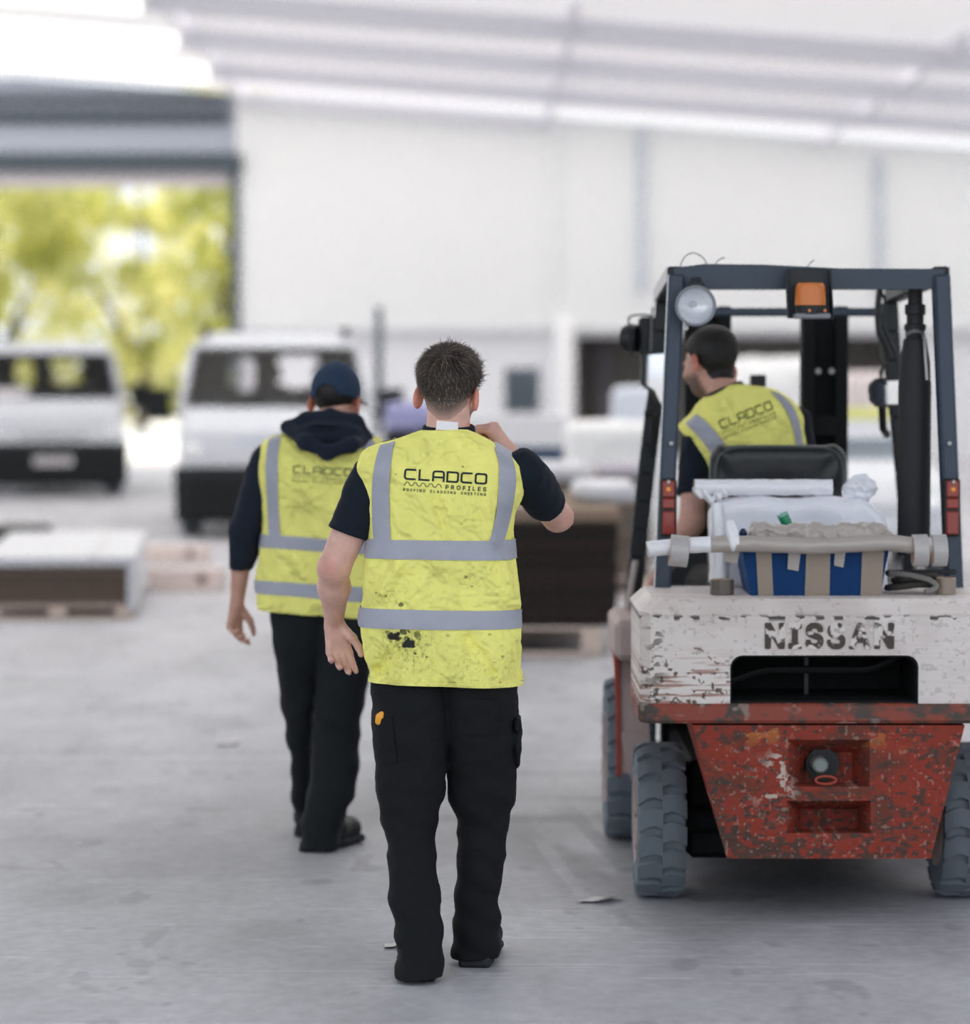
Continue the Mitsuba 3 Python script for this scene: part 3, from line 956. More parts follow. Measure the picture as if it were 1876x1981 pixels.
# ------------------------------------------------------------------ the front walker
def front_walker():
    Y = 8.85
    K = thing('person', 'man with short brown hair, hand raised to his chin, yellow vest smeared with grease', 'person', 'workers in yellow vests')
    P3 = lambda x, y, d=0.0: at(x, y, Y + d)
    hc, hR = at(868, 758, 8.93), head_frame(-17, -6, 2)
    # vest
    rows = px_rows([(1338, 712, 1001, -.150, .130), (1290, 708, 1004, -.150, .135), (1200, 706, 1006, -.136, .13), (1100, 708, 1000, -.118, .125), (1040, 711, 995, -.116, .125),
                    (1000, 709, 1000, -.12, .125), (960, 704, 1018, -.125, .12), (925, 696, 1031, -.125, .11), (903, 692, 1025, -.12, .10), (882, 697, 1003, -.105, .09),
                    (868, 709, 980, -.092, .08), (852, 750, 950, -.080, .07), (840, 786, 926, -.070, .06), (829, 816, 905, -.060, .05)], Y)
    torso = Loft(rows, 2.7)
    z_l, z_r = at(717, 1326, Y - .15)[2], at(1000, 1334, Y - .15)[2]

    def vest(p):
        d = torso(p)
        low = np.clip((at(0, 1050, Y)[2] - p[:, 2]) / 0.35, 0, 1)
        d = d + folds(p, 0.010, 5.0, 3.0, 3) * (0.5 + low) + folds(p, 0.0055, 14, 9, 5) * (0.4 + 1.0 * low)
        # long pulls: shoulder blade to hip on one side, hem ripples
        for x0, z0, x1, z1, w, a in ((at(975, 1090, Y)[0], at(0, 1090, Y)[2], at(996, 1165, Y)[0], at(0, 1165, Y)[2], 0.015, -0.012), (at(905, 1230, Y)[0], at(0, 1230, Y)[2], at(950, 1290, Y)[0], at(0, 1290, Y)[2], 0.018, 0.020),
                                     (at(845, 960, Y)[0], at(0, 960, Y)[2], at(862, 1040, Y)[0], at(0, 1040, Y)[2], 0.014, 0.010), (at(940, 975, Y)[0], at(0, 975, Y)[2], at(958, 1045, Y)[0], at(0, 1045, Y)[2], 0.012, -0.011),
                                     (at(770, 1090, Y)[0], at(0, 1090, Y)[2], at(740, 1140, Y)[0], at(0, 1140, Y)[2], 0.02, -0.018), (at(740, 1290, Y)[0], at(0, 1290, Y)[2], at(775, 1240, Y)[0], at(0, 1240, Y)[2], 0.02, 0.016)):
            q = np.stack([p[:, 0], 0 * p[:, 0], p[:, 2]], 1)
            d = d + a * np.exp(-(cone(q, (x0, 0, z0), (x1, 0, z1), 0, 0) / w) ** 2)
        hem = z_l + (z_r - z_l) * (p[:, 0] - rows[0][1]) / (rows[0][2] - rows[0][1]) - p[:, 2]
        inside = np.maximum(d + 0.012, p[:, 2] - (z_l + 0.10))
        return np.maximum(np.maximum(d, hem), -inside)

    lo, hi = (rows[0][1] - .06, Y - .22, z_l - .03), (rows[0][2] + .08, Y + .2, at(0, 822, Y)[2])
    vm = nets(vest, lo, hi, 0.005)
    V = add(K + '__vest', vm, M_VEST_DIRTY, True, label='yellow vest with grease smears low on the back')
    c0 = (at(855, 1100, Y)[0], Y, 0)
    zof = lambda py: at(0, py, Y - .12)[2]
    side = lambda t: 0.5 + 0.5 * math.cos(t)        # 0 on the left, 1 on the right
    add(V + '__reflective_strip', band(vest, c0, lambda t: (zof(1082 + 3 * side(t)), zof(1045 + 2 * side(t))), 120), M_TAPE, True)
    add(V + '__reflective_strip', band(vest, c0, lambda t: (zof(1216 + 2 * side(t)), zof(1178 + 4 * side(t))), 120), M_TAPE, True)
    sl = back_strip(vest, [(738, 855), (728, 890), (721, 950), (724, 1046)], [(766, 848), (759, 885), (755, 950), (758, 1044)], Y, 40, 6, 8, (0.05, Y - 0.01))
    add(V + '__reflective_strip', sl, M_TAPE, True)
    sr = back_strip(vest, [(957, 867), (965, 905), (963, 960), (945, 1047)], [(990, 882), (998, 925), (993, 970), (973, 1050)], Y, 40, 6, 8, (0.05, Y - 0.01))
    add(V + '__reflective_strip', sr, M_TAPE, True)
    a, b = at(781, 926, Y - .12), at(942, 936, Y - .12)
    u = (b - a)
    u[1] = 0
    v = np.array([-u[2], 0, u[0]]) * 1.0
    add(V + '__lettering', decal(vest, wordmark(), a, u, v, Y), M_PRINT, False, label='dark printed company mark')
    hem = band(vest, c0, lambda t: (z_l + (z_r - z_l) * side(t) + 0.001, z_l + (z_r - z_l) * side(t) + 0.014), 110, rows=3)
    add(V + '__hem', hem, M_VEST_DIRTY, True)
    # care label standing out of the collar
    la, lb = at(843, 831, Y - .055), at(886, 834, Y - .055)
    lab = hull([la, lb, la + (0.002, 0.006, 0.025), lb + (-0.001, 0.006, 0.025), la + (0, .0015, 0), lb + (0, .0015, 0), la + (0.002, .0075, 0.025), lb + (0, .0075, 0.025)])
    add(K + '__care_label', lab, mat('label_cloth', (226, 222, 222), 0.8, 0.2))
    dl = lambda py: np.interp(py, (1330, 1600, 1885), (Y, Y - 0.06, Y - 0.25))
    drr = lambda py: np.interp(py, (1330, 1600, 1850), (Y, Y + 0.02, Y - 0.00))
    Lg = Loft(px_rows([(1310, 716, 872, -.12, .11), (1350, 717, 872, -.125, .11), (1400, 720, 869, -.12, .10), (1480, 722, 864, -.105, .095), (1540, 729, 858, -.09, .09), (1600, 744, 846, -.08, .085),
                        (1640, 750, 842, -.075, .08), (1700, 752, 847, -.08, .07), (1760, 757, 851, -.08, .07), (1800, 764, 857, -.08, .07), (1840, 767, 860, -.08, .08), (1888, 765, 857, -.08, .09)], dl), 2.3)
    Rg = Loft(px_rows([(1310, 850, 1001, -.12, .11), (1350, 853, 1001, -.125, .11), (1400, 858, 1000, -.12, .10), (1430, 860, 1002, -.115, .10), (1490, 864, 1001, -.10, .095), (1545, 869, 995, -.09, .09), (1595, 884, 985, -.08, .085),
                        (1650, 883, 979, -.078, .08), (1700, 881, 971, -.078, .07), (1740, 878, 967, -.078, .07), (1790, 875, 966, -.078, .07), (1848, 872, 963, -.075, .085)], drr), 2.3)

    # arms
    SL, EL, WL = P3(724, 915, 0.0), P3(646, 1098, -0.02), P3(646, 1206, 0.13)
    SR, ER, WR = P3(1012, 915, 0.0), at(1078, 1000, 9.10), at(982, 872, 9.10)

    def arms(p):
        d = cone(p, SL, EL, 0.058, 0.046)
        f1 = EL + (WL - EL) * 0.35
        d = smin(d, chain(p, [EL, f1, WL], (0.042, 0.0445, 0.0265), 0.02), 0.02)
        d = smin(d, ell(p, EL + (-0.004, -0.02, -0.005), (0.026, 0.024, 0.032)), 0.02)
        f2 = ER + (WR - ER) * 0.32
        d2 = cone(p, SR, ER, 0.058, 0.043)
        d2 = smin(d2, chain(p, [ER, f2, WR], (0.040, 0.044, 0.027), 0.02), 0.02)
        d2 = smin(d2, ell(p, ER + (0.02, -0.010, -0.002), (0.026, 0.022, 0.022)), 0.02)
        return smin(d, d2, 0.005)

    neck = lambda p: cone(p, at(866, 852, 8.86), at(868, 775, 8.90), 0.066, 0.058)

    def body(p):
        d = arms(p)
        d = np.minimum(d, torso(p) + 0.05)
        d = smin(d, neck(p), 0.02)
        d = smin(d, near_head(p, hc, hR), 0.014)
        d = smin(d, hand_sdf(p, WL, at(657, 1270, Y + .12) - WL, (1, 0.1, 0.15), (-0.2, 1, 0.1), [(20, 22, 15), (26, 28, 18), (32, 34, 22), (38, 40, 26)], 5, -10, 0.98), 0.012)
        d = smin(d, hand_sdf(p, WR, (-0.55, -0.22, 0.80), (-0.1, -1, 0.1), (0.72, -0.45, 0.50), [(58, 80, 45), (66, 85, 50), (74, 85, 50), (78, 80, 50)], 2, -20, 0.95), 0.012)
        d = smin(d, legs_in(p, (Lg, Rg), (0.82, 0.66, 0.45, 0.28, 0.12)), 0.02)
        return d

    bm = nets(body, (at(600, 0, Y)[0], Y - .36, 0.02), (at(1115, 0, Y)[0], Y + .40, at(0, 655, Y)[2] + .02), 0.0042)
    col = skin_colors(np.array(bm.vertices), (202, 160, 146), hc, hR, (88, 70, 62), (80, 66, 58), [(EL + (-.01, -.04, 0), 0.030, 0.4), (WR + (-.06, -.02, .05), .03, .3), (ER + (.03, -.02, 0), .03, .3)])
    scene[K] = mikit.ply(bm, 'material_skin', True, color=col)
    # hair: a short back and sides over the skull, longer on top
    def hair(p):
        q = (p - hc) @ hR
        top = np.clip((q[:, 2] + 0.02) / 0.09, 0, 1)
        d = smin(ell(q, (0, -0.012, 0.028), (0.076, 0.096, 0.088)), neck(p), 0.02) - (0.0025 + 0.0145 * top)
        d = smin(d, ell(q, (0.0, 0.02, 0.085), (0.065, 0.085, 0.048)), 0.02)
        low = -0.090 + 0.062 * np.clip((np.abs(p[:, 0] - hc[0] + 0.012) - 0.012) / 0.062, 0, 1) ** 1.3 + 0.055 * np.clip((q[:, 1] + 0.045) / 0.05, 0, 1) + 0.105 * np.clip((q[:, 1] - 0.02) / 0.05, 0, 1)
        d = np.maximum(d, (low - q[:, 2]) * 0.8)
        e = np.stack([np.arctan2(q[:, 0], -q[:, 1]) * 5, q[:, 2] * 12, q[:, 1] * 12], 1)
        return d + 0.0035 * (meshkit.fbm(e * [2.2, 1.0, 1.0] + 9, 3, 2) - 0.5) * 2 * (0.3 + top)

    hm = nets(hair, hc - 0.16, hc + 0.16, 0.0035)
    hv = np.array(hm.vertices)
    q = (hv - hc) @ hR
    fade = np.clip((q[:, 2] + 0.090 - 0.055 * np.clip((np.abs(hv[:, 0] - hc[0] + 0.012) - 0.012) / 0.062, 0, 1) ** 1.3) / 0.050, 0, 1)[:, None]
    g = meshkit.fbm(np.stack([q[:, 0] * 160, q[:, 1] * 60, q[:, 2] * 40], 1), 3, 8)[:, None]
    hcol = np.array([176, 140, 126.]) * (1 - fade) + np.array([46, 39, 34.]) * fade * (0.75 + 0.6 * g)
    H = add(K + '__hair', hm, 'material_hair', True, color=lin_arr(hcol), label='short brown hair')
    g = np.random.default_rng(11)
    hm.fix_normals()
    pts, fi = trimesh.sample.sample_surface(hm, 9000, seed=5)
    nr = hm.face_normals[fi]
    qq = (pts - hc) @ hR
    if np.mean(np.sum(nr * (pts - hc), 1)) < 0:
        nr = -nr
    whorl = hc + hR @ np.array([0.005, -0.075, 0.085])
    fl = pts - whorl
    fl = fl - nr * np.sum(fl * nr, 1, keepdims=True)
    fl /= np.linalg.norm(fl, axis=1, keepdims=True) + 1e-6
    fl += g.normal(0, 0.28, fl.shape)
    fl -= nr * np.sum(fl * nr, 1, keepdims=True)
    fl /= np.linalg.norm(fl, axis=1, keepdims=True) + 1e-6
    topw = np.clip((qq[:, 2] + 0.03) / 0.10, 0, 1)
    keep = qq[:, 2] > -0.058 + 0.050 * np.clip((np.abs(pts[:, 0] - hc[0] + 0.012) - 0.012) / 0.062, 0, 1)
    st = strands(pts[keep], fl[keep], nr[keep] * (0.13 + 0.24 * topw[keep, None]), 0.008 + 0.024 * topw[keep], 0.0010, 3)
    n = int(keep.sum())
    # the tuft that sticks out over one temple
    tb = hc + (hR @ np.array([-0.078, 0.012, 0.058]))[None] + g.normal(0, 0.006, (70, 3))
    td = np.array([-0.95, 0.0, -0.12]) + g.normal(0, 0.2, (70, 3))
    td /= np.linalg.norm(td, axis=1, keepdims=True)
    tu = strands(tb, td, np.tile([0, 0, 0.15], (70, 1)), 0.024, 0.0010, 4)
    sh = (g.uniform(0.45, 1.0, n + 70) + 1.9 * g.uniform(0, 1, n + 70) ** 4).repeat(8)
    mcol = np.array([50, 42, 36.])[None] * sh[:, None]
    low = np.r_[qq[keep, 2], np.zeros(70)].repeat(8)
    mcol = np.where((low < -0.035)[:, None], mcol * 0.6 + np.array([70, 56, 48.]), mcol)
    add(H + '__strands', cat(st, tu), 'material_hair', False, color=lin_arr(mcol))
    # shirt: sleeves and collar
    def shirt(p):
        d = torso(p) + 0.030
        up = cone(p, SL + (0, 0, -0.01), EL, 0.066, 0.060) - folds(p, 0.004, 10, 16, 8)
        cm = (P3(638, 1019) + P3(707, 1043)) / 2
        nv = np.array([-25 / 73, 0, -69 / 73])
        up = np.maximum(up, (p - cm) @ nv)
        upr = cone(p, SR, ER, 0.068, 0.058) - folds(p, 0.005, 18, 8, 6)
        ax = (ER - SR) / np.linalg.norm(ER - SR)
        upr = np.maximum(upr, (p - (SR + ax * 0.205)) @ ax)
        neckc = at(868, 838, 8.875)
        q = p - neckc
        rr = np.sqrt((q[:, 0] / 1.0) ** 2 + (q[:, 1] * 1.05) ** 2)
        col = np.maximum(np.abs(rr - (0.071 - 0.14 * q[:, 2])) - 0.006, np.abs(q[:, 2] - 0.10 * q[:, 1] - 0.002) - 0.021)
        d = smin(d, up, 0.01)
        d = smin(d, upr, 0.01)
        return np.minimum(d, col)

    sm = nets(shirt, (at(618, 0, Y)[0], Y - .2, at(0, 1110, Y)[2]), (at(1105, 0, Y)[0], Y + .42, at(0, 800, Y)[2]), 0.0048)
    add(K + '__shirt', sm, M_NAVY, True, label='navy short-sleeved polo shirt')
    # trousers
    def trousers(p):
        f = folds(p, 0.006, 7, 10, 12) + folds(p, 0.003, 20, 24, 13)
        kn = np.exp(-((p[:, 2] - at(0, 1590, Y)[2]) / 0.13) ** 2)
        cuff = np.exp(-((p[:, 2] - 0.10) / 0.12) ** 2)
        ridge = 0.006 * np.sin(p[:, 2] * 70 + p[:, 0] * 40) * (0.5 * kn + 0.7 * cuff)
        d = smin(Lg(p), Rg(p), 0.012)
        d = np.minimum(d, ell(p, at(1001, 1437, Y), (0.014, 0.07, 0.075)))
        return d + f * 0.8 + ridge

    tm = nets(trousers, (at(700, 0, Y)[0], Y - .40, -0.0), (at(1020, 0, Y)[0], Y + .18, at(0, 1300, Y)[2]), 0.0048)
    TR = add(K + '__trousers', tm, M_TROUSER, True, label='black work trousers with cargo pockets')
    def pocket(quad, y0, n=14):
        A, B, C, D = [np.array(v, float) for v in quad]
        pts = []
        for i in range(n):
            for j in range(n):
                s, t = i / (n - 1), j / (n - 1)
                q = (A * (1 - s) + D * s) * (1 - t) + (B * (1 - s) + C * s) * t
                pts.append(at(q[0], q[1], y0) - (0, 0.3, 0))
        p, ok = cast(trousers, np.array(pts), np.tile([0, 1.0, 0], (n * n, 1)), 0.8)
        return patch(p, n, n, np.tile([0, -1.0, 0], (n * n, 1)), ok, 0.001, 0.004)
    add(TR + '__pocket', pocket([(730, 1390), (759, 1386), (768, 1472), (731, 1480)], Y - .1), M_TROUSER, 30)
    add(TR + '__pocket', pocket([(880, 1350), (965, 1352), (962, 1420), (884, 1420)], Y - .1), M_TROUSER, 30)
    flap = ell  # side pocket flap
    fa = at(1002, 1398, Y - .01)
    add(TR + '__pocket_flap', box(fa + (-.012, -.07, -.022), fa + (.008, .06, .020), 0.007), M_TROUSER, 40)
    # boots
    for heel, yaw in ((np.array([at(811, 1900, Y - .27)[0], Y - .275, 0.0]), -4), (np.array([at(917, 1870, 8.79)[0], 8.785, 0.0]), 7)):
        lo, hi = heel + (-.12, -.05, -.02), heel + (.14, .36, .26)
        B = add(K + '__boot', nets(lambda p: boot_sdf(p, heel, yaw, s=1.06)[0], lo, hi, 0.005), M_BOOT, True)
        add(B + '__sole', nets(lambda p: boot_sdf(p, heel, yaw, s=1.06)[1], lo, hi, 0.004), M_SOLE, True)
    # the orange tool handle in his thigh pocket
    k = thing('folding_knife', 'small orange handle sticking out of the thigh pocket of the front walker', 'knife')
    pa = at(734, 1378, Y)
    o, ok = cast(trousers, np.array([pa - (0, 0.4, 0)]), np.array([[0, 1.0, 0]]), 0.8)
    p0 = o[0] + (0.001, -0.008, -0.014)
    add(k, nets(lambda p: chain(p, [p0, p0 + (0.004, 0, 0.012), p0 + (0.009, 0, 0.020)], (0.0105, 0.0115, 0.009), 0.006, ((0, 1, 0), 0.55)), p0 - .03, p0 + .06, 0.002), mat('orange_plastic', (226, 152, 40), 0.4, 0.5), True)


front_walker()
# ------------------------------------------------------------------ the walker in the cap
def cap_walker():
    Y = 11.0
    K = thing('person', 'man in a navy cap and hoodie, wearing a clean yellow vest over it', 'person', 'workers in yellow vests')
    P = lambda x, y, d=0.0: at(x, y, Y + d)
    hc, hR = at(650, 772, 11.06), head_frame(-16, -6, 2)
    rows = px_rows([(1200, 509, 742, -.15, .13), (1160, 503, 746, -.145, .13), (1120, 501, 746, -.135, .13), (1060, 505, 742, -.125, .125), (1000, 508, 738, -.125, .125), (960, 506, 742, -.13, .12), (930, 501, 748, -.13, .11),
                    (900, 498, 752, -.125, .10), (875, 500, 748, -.11, .09), (858, 506, 742, -.10, .08), (846, 520, 728, -.09, .07), (836, 556, 702, -.075, .06), (824, 590, 680, -.06, .05)], Y)
    torso = Loft(rows, 2.7)
    z_l, z_r = at(0, 1184, Y - .14)[2], at(0, 1202, Y - .14)[2]

    def vest(p):
        d = torso(p)
        low = np.clip((at(0, 1000, Y)[2] - p[:, 2]) / 0.3, 0, 1)
        d = d + folds(p, 0.010, 4.5, 2.6, 23) * (0.4 + low) + folds(p, 0.004, 13, 9, 25) * (0.4 + 0.6 * low)
        hem = z_l + (z_r - z_l) * (p[:, 0] - rows[0][1]) / (rows[0][2] - rows[0][1]) - p[:, 2]
        return np.maximum(np.maximum(d, hem), -np.maximum(d + 0.014, p[:, 2] - (z_l + 0.08)))

    lo, hi = (at(490, 0, Y)[0], Y - .22, z_r - .03), (at(765, 0, Y)[0], Y + .2, at(0, 815, Y)[2])
    V = add(K + '__vest', nets(vest, lo, hi, 0.0065), M_VEST, True, label='clean yellow vest')
    c0 = (at(622, 1100, Y)[0], Y, 0)
    zof = lambda py: at(0, py, Y - .12)[2]
    side = lambda t: 0.5 + 0.5 * math.cos(t)
    add(V + '__reflective_strip', band(vest, c0, lambda t: (zof(1060 + 14 * side(t)), zof(1035 + 13 * side(t))), 90), M_TAPE, True)
    add(V + '__reflective_strip', band(vest, c0, lambda t: (zof(1149 + 18 * side(t)), zof(1124 + 13 * side(t))), 90), M_TAPE, True)
    add(V + '__reflective_strip', back_strip(vest, [(521, 849), (517, 900), (519, 960), (523, 1040)], [(546, 843), (541, 895), (542, 960), (547, 1040)], Y, 30, 5, 7, (0.05, Y)), M_TAPE, True)
    add(V + '__reflective_strip', back_strip(vest, [(700, 846), (708, 900), (707, 960), (702, 1055)], [(725, 852), (733, 905), (731, 960), (726, 1058)], Y, 30, 5, 7, (0.05, Y)), M_TAPE, True)
    a, b = at(566, 914, Y - .12), at(682, 921, Y - .12)
    u = b - a
    u[1] = 0
    add(V + '__lettering', decal(vest, wordmark(), a, u, np.array([-u[2], 0, u[0]]), Y, size=0.01), mat('vest_print_faded', (70, 82, 58), 0.7, 0.2), False, label='faded printed company mark')
    d1 = lambda py: np.interp(py, (1190, 1420, 1620), (Y, Y + .14, Y + .36))
    d2 = lambda py: np.interp(py, (1190, 1420, 1655), (Y, Y + .03, Y - .04))
    A = Loft(px_rows([(1170, 522, 645, -.12, .11), (1240, 527, 634, -.115, .11), (1320, 540, 618, -.095, .10), (1380, 546, 611, -.085, .09), (1480, 560, 607, -.075, .08), (1540, 563, 604, -.07, .075), (1580, 572, 603, -.07, .075), (1618, 576, 606, -.07, .09)], d1), 2.3)
    B = Loft(px_rows([(1170, 612, 743, -.12, .11), (1240, 613, 736, -.12, .11), (1300, 611, 716, -.105, .10), (1380, 609, 702, -.095, .09), (1420, 606, 697, -.085, .09), (1480, 601, 691, -.08, .085), (1540, 592, 684, -.075, .08),
                      (1570, 586, 673, -.075, .08), (1600, 583, 661, -.075, .085), (1640, 583, 660, -.075, .09)], d2), 2.3)

    SL, EL, WL = P(518, 893), P(472, 1032, 0.02), P(458, 1170, 0.06)
    SR, ER, WR = P(735, 893), P(775, 1032, 0.02), P(782, 1165, 0.08)
    neck = lambda p: cone(p, at(648, 850, 10.99), at(650, 795, 11.03), 0.066, 0.056)

    def body(p):
        d = smin(chain(p, [SL, EL, EL + (WL - EL) * 0.3, WL], (0.056, 0.040, 0.039, 0.024), 0.02), chain(p, [SR, ER, ER + (WR - ER) * 0.3, WR], (0.056, 0.040, 0.040, 0.025), 0.02), 0.005)
        d = np.minimum(d, torso(p) + 0.035)
        d = smin(d, neck(p), 0.02)
        d = smin(d, near_head(p, hc, hR), 0.014)
        d = smin(d, hand_sdf(p, WL, (-0.12, 0.02, -1), (0.75, 0.6, 0), (-0.75, 0.66, 0.05), [(30, 30, 20), (42, 40, 25), (50, 45, 28), (55, 45, 28)], 4, 5, 0.95), 0.012)
        d = smin(d, hand_sdf(p, WR, (0.05, 0.1, -1), (-0.2, 1, 0), (1, 0.2, 0.05), (25, 35, 25), 4, 0, 0.95), 0.012)
        d = smin(d, legs_in(p, (A, B), (0.84, 0.66, 0.45, 0.28, 0.12), 0.5), 0.02)
        return d

    bm = nets(body, (at(420, 0, Y)[0], Y - .22, 0.03), (at(810, 0, Y)[0], Y + .46, at(0, 700, Y)[2]), 0.0052)
    scene[K] = mikit.ply(bm, 'material_skin', True, color=skin_colors(np.array(bm.vertices), (186, 142, 126), hc, hR, (52, 42, 38), (30, 26, 24), [(hc + hR @ np.array([-.085, 0, -.01]), .03, .8), (hc + hR @ np.array([.085, 0, -.01]), .03, .8)]))

    def hair(p):
        q = (p - hc) @ hR
        d = ell(q, (0, -0.012, 0.028), (0.076, 0.096, 0.088)) - 0.004
        low = -0.066 + 0.028 * np.clip((np.abs(q[:, 0]) - 0.035) / 0.04, 0, 1) + 0.075 * np.clip((q[:, 1] + 0.045) / 0.06, 0, 1)
        return np.maximum(np.maximum(d, low - q[:, 2]), q[:, 2] - 0.06)

    hm = nets(hair, hc - 0.15, hc + 0.15, 0.005)
    qz = ((np.array(hm.vertices) - hc) @ hR)[:, 2:]
    f = np.clip((qz + 0.07) / 0.03, 0, 1)
    add(K + '__hair', hm, 'material_hair', True, color=lin_arr(np.array([70, 54, 46.]) * (1 - f) + np.array([24, 22, 21.]) * f), label='cropped black hair')

    def cap(p):
        q = (p - hc) @ hR
        o = ell(q, (0, -0.008, 0.026), (0.086, 0.106, 0.106))
        d = np.maximum(o - 0.003, -0.004 - q[:, 2] - 0.10 * q[:, 1] + 0.004 * np.sin(q[:, 0] * 30))
        arch = ell(q, (0, -0.105, -0.005), (0.047, 0.06, 0.052))
        d = np.maximum(d, -arch)
        strap = np.maximum(np.maximum(np.abs(o + 0.003) - 0.004, np.abs(q[:, 2] - 0.004) - 0.009), q[:, 1] + 0.05)
        rim = np.maximum(np.abs(arch) - 0.004, np.abs(o) - 0.004)
        d = np.minimum(d, np.maximum(rim, q[:, 2] * -1))
        for k in range(6):
            ang = k * PI / 3 + PI / 6
            seam = np.abs(q[:, 0] * math.cos(ang) - (q[:, 1] + 0.008) * math.sin(ang))
            d = d + 0.0016 * np.exp(-(seam / 0.003) ** 2)
        return d

    Cp = add(K + '__cap', nets(cap, hc - 0.16, hc + 0.17, 0.0042), M_CAP, True, label='navy baseball cap')

    def peak(p):
        q = (p - hc) @ hR
        d = ell(q, (0, 0.112, 0.016), (0.082, 0.085, 0.5))
        sheet = np.abs(q[:, 2] - (0.020 - 0.9 * q[:, 0] ** 2 * 4 - 0.10 * (q[:, 1] - 0.09))) - 0.0035
        return np.maximum(np.maximum(d, sheet), 0.085 - q[:, 1])
    add(Cp + '__peak', nets(peak, hc - 0.12, hc + 0.24, 0.005), M_CAP, True)
    add(Cp + '__button', nets(lambda p: ell((p - hc) @ hR, (0, -0.008, 0.133), (0.010, 0.010, 0.006)), hc + (-.04, -.05, .1), hc + (.05, .04, .16), 0.0025), M_CAP, True)
    Hd = [P(558, 826, -.06), P(592, 812, -.06), P(640, 806, -.075), P(688, 816, -.06), P(710, 848, -.05)]
    Hl = [P(556, 826, -.06), P(590, 856, -.15), P(632, 874, -.17), P(680, 862, -.16), P(710, 850, -.05)]

    def hoodie(p):
        d = torso(p) + 0.012
        for S, E, W in ((SL, EL, WL), (SR, ER, WR)):
            t = E + (W - E) * 0.50
            c = chain(p, [S, E, E + (t - E) * .6, t], (0.063, 0.061, 0.054, 0.043), 0.02)
            c = c + folds(p, 0.004, 9, 14, 31) + 0.004 * np.sin(p[:, 2] * 60 + p[:, 0] * 50) * np.exp(-((p[:, 2] - E[2]) / 0.10) ** 2)
            ax = (W - E) / np.linalg.norm(W - E)
            d = smin(d, np.maximum(c, (p - t) @ ax), 0.01)
        h = smin(chain(p, Hd, (.022, .026, .024, .026, .022), .02), chain(p, Hl, (.022, .027, .025, .026, .022), .02), .015)
        blob = ell(p, P(634, 842, -.09), (0.125, 0.062, 0.056))
        dip = ell(p, P(622, 830, -.15), (0.085, 0.03, 0.012))
        h = smin(h, np.maximum(blob, -dip), 0.012)
        h = h + folds(p, 0.005, 10, 14, 33)
        return smin(d, h, 0.008)

    add(K + '__hoodie', nets(hoodie, (at(438, 0, Y)[0], Y - .26, at(0, 1105, Y)[2]), (at(800, 0, Y)[0], Y + .2, at(0, 780, Y)[2]), 0.0065), M_NAVY_FLEECE, True, label='dark navy hoodie, hood down')
    def trousers(p):
        kn = np.exp(-((p[:, 2] - 0.45) / 0.16) ** 2) + np.exp(-((p[:, 2] - 0.10) / 0.12) ** 2)
        return smin(A(p), B(p), 0.012) + folds(p, 0.006, 6, 7, 41) + 0.005 * np.sin(p[:, 2] * 55 + p[:, 0] * 40) * kn

    add(K + '__trousers', nets(trousers, (at(505, 0, Y)[0], Y - .2, 0.0), (at(760, 0, Y)[0], Y + .48, at(0, 1160, Y)[2]), 0.0065), mat('charcoal_twill', (27, 31, 33), 0.85, 0.2, sheen=0.3), True, label='dark loose work trousers')
    for heel, yaw in ((np.array([at(606, 1655, 10.91)[0], 10.915, 0.0]), 26), (np.array([at(592, 1610, 11.30)[0], 11.30, 0.0]), 2)):
        lo, hi = heel + (-.16, -.06, -.02), heel + (.26, .36, .26)
        Bt = add(K + '__boot', nets(lambda p: boot_sdf(p, heel, yaw, s=1.05)[0], lo, hi, 0.006), M_BOOT, True)
        add(Bt + '__sole', nets(lambda p: boot_sdf(p, heel, yaw, s=1.05)[1], lo, hi, 0.005), M_SOLE, True)


cap_walker()


